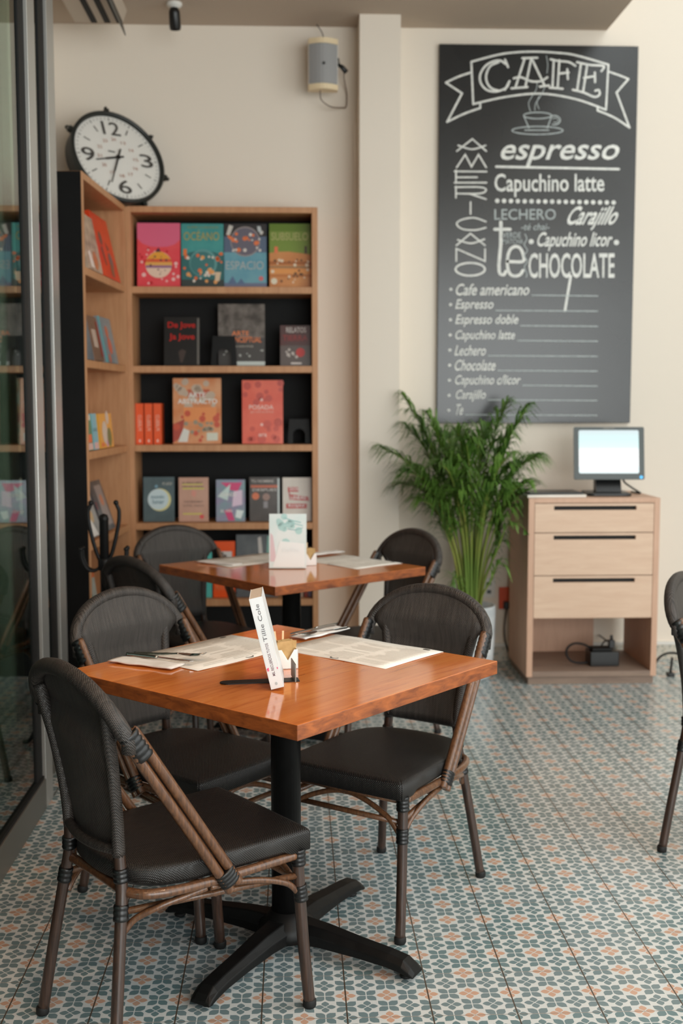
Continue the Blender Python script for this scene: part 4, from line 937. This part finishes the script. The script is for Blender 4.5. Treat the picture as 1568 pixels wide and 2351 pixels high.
# table local axes: +y edge is the left rear edge, +x edge is the right rear edge
p = tpt(T1, T1R, .0, .255); placemat('printed paper placemat on the left half of the front table', p[0], p[1], T1R+PI)
q = tpt(T1, T1R, .262, -.035); placemat('printed paper placemat on the right half of the front table', q[0], q[1], T1R+PI/2)
p2 = tpt(T2, T2R, -.035, .258); placemat('printed paper placemat on the left half of the far table', p2[0], p2[1], T2R+PI)
q2 = tpt(T2, T2R, .262, -.072); placemat('printed paper placemat on the right half of the far table', q2[0], q2[1], T2R+PI/2)

def napkin(label, loc, rot):
    mb = MB(); L, Wd = .2, .062; NX, NY = 14, 6; V = []; F = []
    R = random.Random(3)
    for j in range(NY+1):
        for i in range(NX+1):
            e = min(i, NX-i, j*2, (NY-j)*2)
            V.append((-L/2+L*i/NX, -Wd/2+Wd*j/NY+.002*math.sin(i*.9), (.0062 if e > 0 else .0045)+.0008*math.sin(i*1.1+j*.7)))
    n = NX+1
    for j in range(NY):
        for i in range(NX): F.append((j*n+i, j*n+i+1, (j+1)*n+i+1, (j+1)*n+i))
    mb.add(V, F, 0, True); o = mb.build('napkin', M['napkin'], None, loc, rot); tag(o, label, 'napkin', 'folded white paper napkins')
    so = o.modifiers.new('t', 'SOLIDIFY'); so.thickness = .0034; so.offset = -1
    return o
def fork(label, loc, rot):
    r = empty('fork', label, 'fork', loc, rot, 'steel forks')
    mb = MB(); mb.tube(crom([(-.095, 0, .003), (-.05, 0, .004), (.0, 0, .006), (.03, 0, .008)], 5), [.0055]*6+[.004]*5+[.003]*5, 8, flat=.45); mb.build('handle', M['cutlery'], r)
    mb = MB()
    mb.add([(.03, -.004, .0075), (.05, -.011, .006), (.065, -.012, .005), (.065, .012, .005), (.05, .011, .006), (.03, .004, .0075), (.03, -.004, .0095), (.05, -.011, .008), (.065, -.012, .007), (.065, .012, .007), (.05, .011, .008), (.03, .004, .0095)],
           [(5, 4, 3, 2, 1, 0), (6, 7, 8, 9, 10, 11), (0, 1, 7, 6), (1, 2, 8, 7), (2, 3, 9, 8), (3, 4, 10, 9), (4, 5, 11, 10), (5, 0, 6, 11)])
    for k in range(4): y = -.0098+.0065*k; mb.tube([(.064, y, .006), (.085, y, .007), (.105, y*.95, .012)], [.002, .0018, .001], 6)
    mb.build('tines', M['cutlery'], r)
    return r
def knife(label, loc, rot):
    r = empty('knife', label, 'knife', loc, rot, 'steel knives')
    mb = MB(); mb.tube(crom([(-.1, 0, .003), (-.06, 0, .004), (.0, 0, .004)], 5), .0055, 8, flat=.5); mb.build('handle', M['cutlery'], r)
    mb = MB(); mb.prism([(0, -.004), (.08, -.008), (.105, -.004), (.112, .004), (.0, .005)], .003, .005, lambda x, y, t: (x, y, t)); mb.build('blade', M['cutlery'], r)
    return r
# left setting: napkin across the near-left end of the mat
n1 = (-.385, 2.965); a1 = math.radians(-29)
napkin('white folded napkin at the left corner of the front table', (n1[0], n1[1], ZT+.0032), a1)
fork('steel fork lying on the left placemat of front table', (-.335, 3.02, ZT+.0105), math.radians(-14))
knife('steel knife lying along the left napkin of front table', (-.36, 2.995, ZT+.0092), math.radians(-30))
napkin('white folded napkin at the back of the front table', (.075, 3.335, ZT+.0045), math.radians(48))
fork('steel fork on the back napkin of front table', (.085, 3.30, ZT+.0125), math.radians(222))
knife('steel knife on the back napkin of front table', (.06, 3.345, ZT+.0135), math.radians(228))
n2 = (-.315, 4.845)
napkin('white folded napkin at the left corner of the far table', (n2[0], n2[1], ZT+.0034), math.radians(-35))
napkin('white folded napkin at the back of the far table', (.13, 5.13, ZT+.0045), math.radians(38))

# far table: pale book facing the camera
b = book('white and pale turquoise book facing the camera on far table', .152, .222, .022, (-.103, 4.69, ZT+.0035), math.radians(-2), math.radians(8), mottled('pearly_cover', rgb(216, 232, 230), rgb(236, 240, 238), 8, .25),
    [('cielos', (.35, .3, .8, .4), (236, 240, 240), .01)], [('poly', (222, 196, 200), [(.03, .12), (.2, .12), (.1, .6), (.03, .65)]), ('dots', (178, 214, 210), (10, 3, .25, .45, .9, .95, .1)), ('line', (150, 196, 194), (.02, [(.4, .93), (.6, .88), (.85, .84)])), ('line', (160, 200, 198), (.02, [(.35, .8), (.55, .84), (.9, .78)])), ('line', (150, 190, 190), (.018, [(.5, .72), (.7, .7), (.9, .74)])), ('poly', (240, 242, 240), [(.1, .02), (.95, .02), (.95, .45), (.3, .5)])])

# ================================================================== POTTED PALM
PX, PY = .912, 5.90
r = empty('potted_palm', 'leafy green palm in a white crumpled pot beside the drawer cabinet', 'plant', (PX, PY, 0))
R = random.Random(11); rings = []
for z, rad in ((0, .10), (.01, .112), (.1, .122), (.2, .128), (.3, .130), (.37, .132), (.382, .130), (.382, .118), (.345, .116)):
    rings.append([((rad+R.uniform(-.004, .004)*(1 if 0 < z < .37 else 0))*math.cos(2*PI*k/36), (rad+R.uniform(-.004, .004)*(1 if 0 < z < .37 else 0))*math.sin(2*PI*k/36), z) for k in range(36)])
mb = MB(); mb.rings(rings); mb.build('pot', M['pot_white'], r)
MB().lathe([(.117, .346), (.06, .352), (.001, .354)], n=24, cap=False).build('soil', M['soil'], r)
def fix(p):
    """keep leaves clear of the pillar, the wall and the cabinet"""
    x, y, z = p[0]+PX, p[1]+PY, p[2]
    if y > 6.255: y = 6.255 - .2*min(.1, y-6.255)
    if x < .575 and y > 6.055:
        x = .575 + .1*(.575-x) if y > 6.1 else x
        if x < .575: y = 6.05
    if x > 1.145 and z < .99 and y > 5.68: x = 1.145-.1*(x-1.145)
    return (x-PX, y-PY, z)
FR = [  # crown: base xy, mid xyz, tip xyz (relative to the pot)
 ((-.03, .02), (-.12, .06, .98), (-.34, .12, 1.46)), ((-.02, .03), (-.14, .12, 1.0), (-.32, .2, 1.30)), ((-.04, 0), (-.18, -.02, .93), (-.47, -.08, 1.20)),
 ((-.03, -.03), (-.17, -.1, .9), (-.34, -.14, 1.08)), ((-.05, 0), (-.15, .04, .85), (-.34, .14, 1.0)), ((0, .03), (-.06, .12, 1.0), (-.20, .2, 1.36)),
 ((0, 0), (-.03, 0, 1.03), (-.08, -.04, 1.27)), ((.02, 0), (.04, .02, 1.05), (.08, .04, 1.28)), ((.02, .02), (.08, .08, 1.05), (.20, .12, 1.42)),
 ((.03, 0), (.1, -.02, .98), (.27, -.06, 1.40)), ((.03, -.02), (.12, -.08, .92), (.30, -.12, 1.15)), ((.03, .02), (.14, .06, .9), (.34, .12, 1.14)),
 ((.04, -.02), (.13, -.05, .82), (.25, -.14, 1.02)), ((.04, 0), (.14, .0, .75), (.21, .02, .96)), ((.04, -.03), (.12, -.1, .68), (.19, -.2, .82)),
 ((0, -.04), (-.02, -.12, .95), (-.06, -.22, 1.22)), ((-.02, -.04), (-.08, -.12, .9), (-.18, -.24, 1.12)), ((.02, -.04), (.05, -.13, .9), (.14, -.24, 1.16)),
 ((-.01, .02), (-.05, .1, .95), (-.1, .22, 1.25)), ((.01, .03), (.05, .12, .95), (.12, .24, 1.25)), ((-.05, -.02), (-.13, -.06, .75), (-.26, -.1, .93)),
 ((-.04, .02), (-.1, .08, .8), (-.26, .16, 1.08)), ((.05, -.01), (.10, -.03, .6), (.16, -.06, .72)), ((.04, -.03), (.09, -.09, .52), (.15, -.14, .60)), ((-.04, -.03), (-.07, -.08, .48), (-.12, -.12, .50)),
 ((0, -.02), (.0, -.05, .85), (.02, -.12, 1.26)), ((-.02, 0), (-.08, .0, .9), (-.2, -.02, 1.30)), ((.02, .01), (.07, .03, .9), (.2, .04, 1.28)),
 ((-.01, -.02), (-.05, -.06, .85), (-.14, -.14, 1.16)), ((.02, -.02), (.06, -.06, .85), (.17, -.12, 1.10)),
 ((-.02, -.02), (-.1, -.04, .8), (-.24, -.12, 1.02)), ((.03, -.01), (.1, -.02, .78), (.24, -.06, .9)), ((0, .02), (-.02, .05, .9), (-.04, .12, 1.18)), ((.01, -.03), (.03, -.1, .82), (.08, -.22, 1.02)), ((-.01, -.03), (-.04, -.1, .78), (-.1, -.22, .98))]
for bi, (b0, md, tp) in enumerate(FR):
    path = [Vector(p) for p in crom([(b0[0], b0[1], .34), (b0[0]*.6+md[0]*.35, b0[1]*.6+md[1]*.35, .34+(md[2]-.34)*.55), md, ((md[0]+tp[0])/2*1.0, (md[1]+tp[1])/2, (md[2]+tp[2])/2+.05), tp], 8)]
    path = [Vector(fix(p)) for p in path]
    L = len(path); mb = MB()
    mb.tube(path, [.0062*(1-.8*i/(L-1))+.0008 for i in range(L)], 6, mi=1)
    small = md[2] < .7
    start = int(L*(.45 if not small else .4)); steps = 32 if not small else 12
    for k in range(steps):
        f = start + (L-1-start)*(k+.5)/steps; i = min(int(f), L-2); p = path[i].lerp(path[i+1], f-i)
        tdir = (path[i+1]-path[i]).normalized()
        sidev = tdir.cross(Vector((0, 0, 1)));
        sidev = sidev.normalized() if sidev.length > .05 else Vector((1, 0, 0))
        u = k/steps; ln = (.25 if not small else .13)*(math.sin(PI*(.2+.72*u)))*R.uniform(.85, 1.1)
        for s in (1, -1):
            d = (tdir*(.75+.5*u) + sidev*s*(.9-.4*u) + Vector((0, 0, .05)) + Vector((R.uniform(-.3, .3), R.uniform(-.3, .3), R.uniform(-.25, .2)))).normalized()
            wv = d.cross(Vector((0, 0, 1))); wv = wv.normalized() if wv.length > .05 else Vector((0, 1, 0))
            wd = R.uniform(.0038, .0062)*(1 if not small else .7)
            pts = [p, p+d*ln*.35+Vector((0, 0, .01)), p+d*ln*.70-Vector((0, 0, ln*.14)), p+d*ln*.93-Vector((0, 0, ln*.46))]
            ws = [.003, wd, wd*.75, .0008]
            V = []
            for q, ww in zip(pts, ws): V += [fix(q-wv*ww), fix(q+Vector((0, 0, ww*.35))), fix(q+wv*ww)]
            F = []
            for j in range(3): F += [(3*j, 3*j+1, 3*j+4, 3*j+3), (3*j+1, 3*j+2, 3*j+5, 3*j+4)]
            mb.add(V, F, 0, True)
    mb.build('frond', [M['leaf'], M['stem']], r)

# ================================================================== DRAWER CABINET AND POINT OF SALE
CX0, CX1, CY0, CY1 = 1.172, 1.838, 5.71, 6.20
r = empty('drawer_cabinet', 'pale oak cabinet with three slotted drawers and open shelf', 'cabinet', (CX0, CY0, 0))
Wc, Dc, Hc = CX1-CX0, CY1-CY0, .95
for x0, x1 in ((0, .03), (Wc-.03, Wc)): bevel(MB().box((x0, 0, .04), (x1, Dc, Hc)).build('side_panel', M['oak_frame'], r), .0015)
bevel(MB().box((.03, 0, Hc-.024), (Wc-.03, Dc, Hc)).build('top_panel', M['oak_frame'], r), .0015)
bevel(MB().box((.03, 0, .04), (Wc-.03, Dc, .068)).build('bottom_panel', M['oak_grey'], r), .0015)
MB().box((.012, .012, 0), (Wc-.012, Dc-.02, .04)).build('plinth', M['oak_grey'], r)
MB().box((.03, Dc-.012, .34), (Wc-.03, Dc-.004, Hc-.024)).build('back_panel', M['oak_frame'], r)
MB().box((.03, Dc-.012, .068), (Wc-.2, Dc-.004, .34)).build('lower_back_panel', M['oak_frame'], r)
MB().box((.03, .02, .337), (Wc-.03, Dc-.012, .343)).build('drawer_base', M['oak_frame'], r)
for z0, z1 in ((.343, .557), (.561, .774), (.778, .923)):
    s0, s1 = .128, .545; h = .021; zt = z1-.012
    mb = MB(); mb.box((.032, 0, z0), (Wc-.032, .018, zt-h)).box((.032, 0, zt), (Wc-.032, .018, z1)).box((.032, 0, zt-h), (s0, .018, zt)).box((s1, 0, zt-h), (Wc-.032, .018, zt))
    d = mb.build('drawer', M['oak_pale'], r)
    MB().box((s0-.01, .018, zt-h-.01), (s1+.01, .03, zt+.008)).build('handle_slot', M['rubber'], d)

r = empty('power_supply', 'black power supply box on the open shelf of the cabinet', 'power supply', (1.60, 5.86, .0685))
bevel(MB().box((-.075, -.05, 0), (.075, .06, .075)).build('case', M['black_plastic'], r), .004)
bevel(MB().box((-.06, -.03, .075), (.045, .045, .09)).build('socket_block', M['rubber'], r), .003)
mb = MB(); mb.box((.03, -.02, .09), (.06, .01, .13)); mb.tube([(.045, -.005, .13), (.045, -.005, .155)], .008, 8); bevel(mb.build('plug', M['black_plastic'], r), .003)
o = MB().tube(crom([(1.54, 5.87, .152), (1.50, 5.86, .175), (1.45, 5.85, .182), (1.415, 5.84, .165), (1.405, 5.835, .13), (1.43, 5.83, .095), (1.47, 5.83, .084), (1.52, 5.84, .084)], 6), .006, 8).build('power_cord', M['rubber'], r)
o.location = -r.location
tag(MB().tube(crom([(1.605, 5.895, .163), (1.63, 5.93, .175), (1.66, 5.96, .175), (1.68, 6.05, .15), (1.69, 6.18, .14), (1.69, 6.262, .14)], 5), .004, 8).build('thin_lead', M['rubber']), 'thin dark lead running behind the power supply in cabinet shelf', 'cord')

# monitor
r = empty('touch_monitor', 'lit touch screen monitor on black stand on top of the cabinet', 'monitor', (1.63, 5.93, .9505), math.radians(-4))
mb = MB(); mb.rbox((-.125, -.13, 0), (.10, .1, .016), .03); bevel(mb.build('base', M['black_plastic'], r), .004)
mb = MB(); mb.prism([(-.03, .012), (.05, .012), (.06, .12), (.02, .13), (-.01, .06)], -.065, .065, lambda y, z, t: (t, y, z)); mb.build('stand', M['black_plastic'], r)
SC = bpy.data.materials.new('screen_image'); SC.use_nodes = True; t = NT(SC)
v = t.n('ShaderNodeSeparateXYZ'); t.l(t.coord('Object'), v.inputs[0])
cl = t.ramp(t.m('MULTIPLY_ADD', v.outputs[2], 4.48, -.51), [(.12, (.80, .93, .94, 1)), (.2, (.97, .98, .98, 1)), (.52, (.96, .98, .98, 1)), (.6, (.68, .92, .91, 1)), (.78, (.62, .86, .86, 1)), (.95, (.62, .74, .76, 1))])
t.b.inputs['Base Color'].default_value = (.02, .02, .02, 1); t.b.inputs['Roughness'].default_value = .25
t.l(cl, t.b.inputs['Emission Color']); t.b.inputs['Emission Strength'].default_value = 1.1
mz = Matrix.Translation((-.005, -.06, .082)) @ Matrix.Rotation(math.radians(-9), 4, 'X')
mb = MB(); mb.M = mz; mb.rbox((-.18, 0, 0), (.18, .012, .272), .008, axis='y'); mb.rbox((-.165, .012, .015), (.165, .045, .257), .01, axis='y')
hs = mb.build('housing', M['grey_plastic'], r)
mb = MB(); mb.M = mz; mb.rbox((-.155, -.0012, .032), (.152, .0002, .255), .008, axis='y'); s = mb.build('screen', SC, hs)
mb = MB(); mb.M = mz; disc(mb, (0, 0), .008, lambda x, y, e=0: (.163+x, -.001, .012+y)); mb.build('power_light', mat('blue_indicator', rgb(60, 170, 230), .3, emit=rgb(60, 170, 235), es=.9), hs)
mb = MB(); mb.M = mz; mb.box((-.03, -.0008, .262), (.03, 0, .267)); mb.build('maker_badge', M['steel_dark'], hs)
tag(MB().tube(crom([(1.715, 5.96, 1.035), (1.73, 5.97, 1.01), (1.765, 5.97, .985), (1.795, 5.96, .965), (1.80, 5.93, .957), (1.78, 6.02, .957)], 6), .005, 8).build('monitor_cable', M['black_plastic']), 'black cable curling beside the monitor stand', 'cable')
o = MB().box((-.15, -.11, 0), (.15, .11, .012)).build('paper_stack', M['paper'], None, (1.322, 5.87, .9505), math.radians(2)); tag(o, 'low stack of white paper on left of cabinet top', 'paper')
o = bevel(MB().box((-.14, -.10, 0), (.14, .10, .010)).build('tablet', M['black_plastic'], None, (1.325, 5.885, .963), math.radians(2)), .003); tag(o, 'flat black tablet lying on the paper stack', 'tablet')

# wall sockets and cords near the cabinet
r = empty('power_socket', 'orange wall socket between the palm pot and cabinet', 'socket', (1.16, 6.29, .35))
bevel(MB().box((-.03, -.022, -.06), (.03, 0, .06)).build('face_plate', M['orange_plastic'], r), .003)
mb = MB(); mb.box((-.008, -.05, -.055), (.024, -.022, -.015)); bevel(mb.build('plug', M['black_plastic'], r), .004)
tag(MB().tube(crom([(1.168, 6.245, .295), (1.16, 6.24, .24), (1.155, 6.235, .18), (1.165, 6.235, .1), (1.2, 6.24, .03), (1.26, 6.24, .008)], 6), .004, 8).build('socket_cord', M['rubber']), 'dark cord hanging from the orange wall socket', 'cord')
r = empty('wall_outlet', 'small white wall outlet above the palm pot rim', 'outlet', (1.075, 6.29, .41))
bevel(MB().box((-.035, -.008, -.055), (.035, 0, .055)).build('face_plate', M['white_soft'], r), .002)
for zz in (-.025, .02): MB().box((-.012, -.0095, zz-.01), (.012, -.008, zz+.01)).build('socket_hole', M['grey_plastic'], r)
tag(MB().tube(crom([(1.842, 5.80, .012), (1.86, 5.82, .06), (1.90, 5.86, .10), (1.96, 5.9, .115), (2.03, 5.93, .10), (2.10, 5.95, .03), (2.14, 5.95, .006)], 6), .0065, 8).build('floor_cord', M['rubber']), 'black cord arching off the floor right of the cabinet', 'cord')
r = empty('cord_adapter', 'small black plug adapter on the floor at the right edge', 'adapter', (1.965, 5.86, 0))
bevel(MB().box((-.018, -.012, 0), (.018, .03, .02)).build('plug_body', M['black_plastic'], r), .004)
mb = MB(); mb.tube(crom([(0, .01, .018), (.008, .02, .06), (.014, .03, .095)], 4), .007, 8); mb.build('lead', M['rubber'], r)
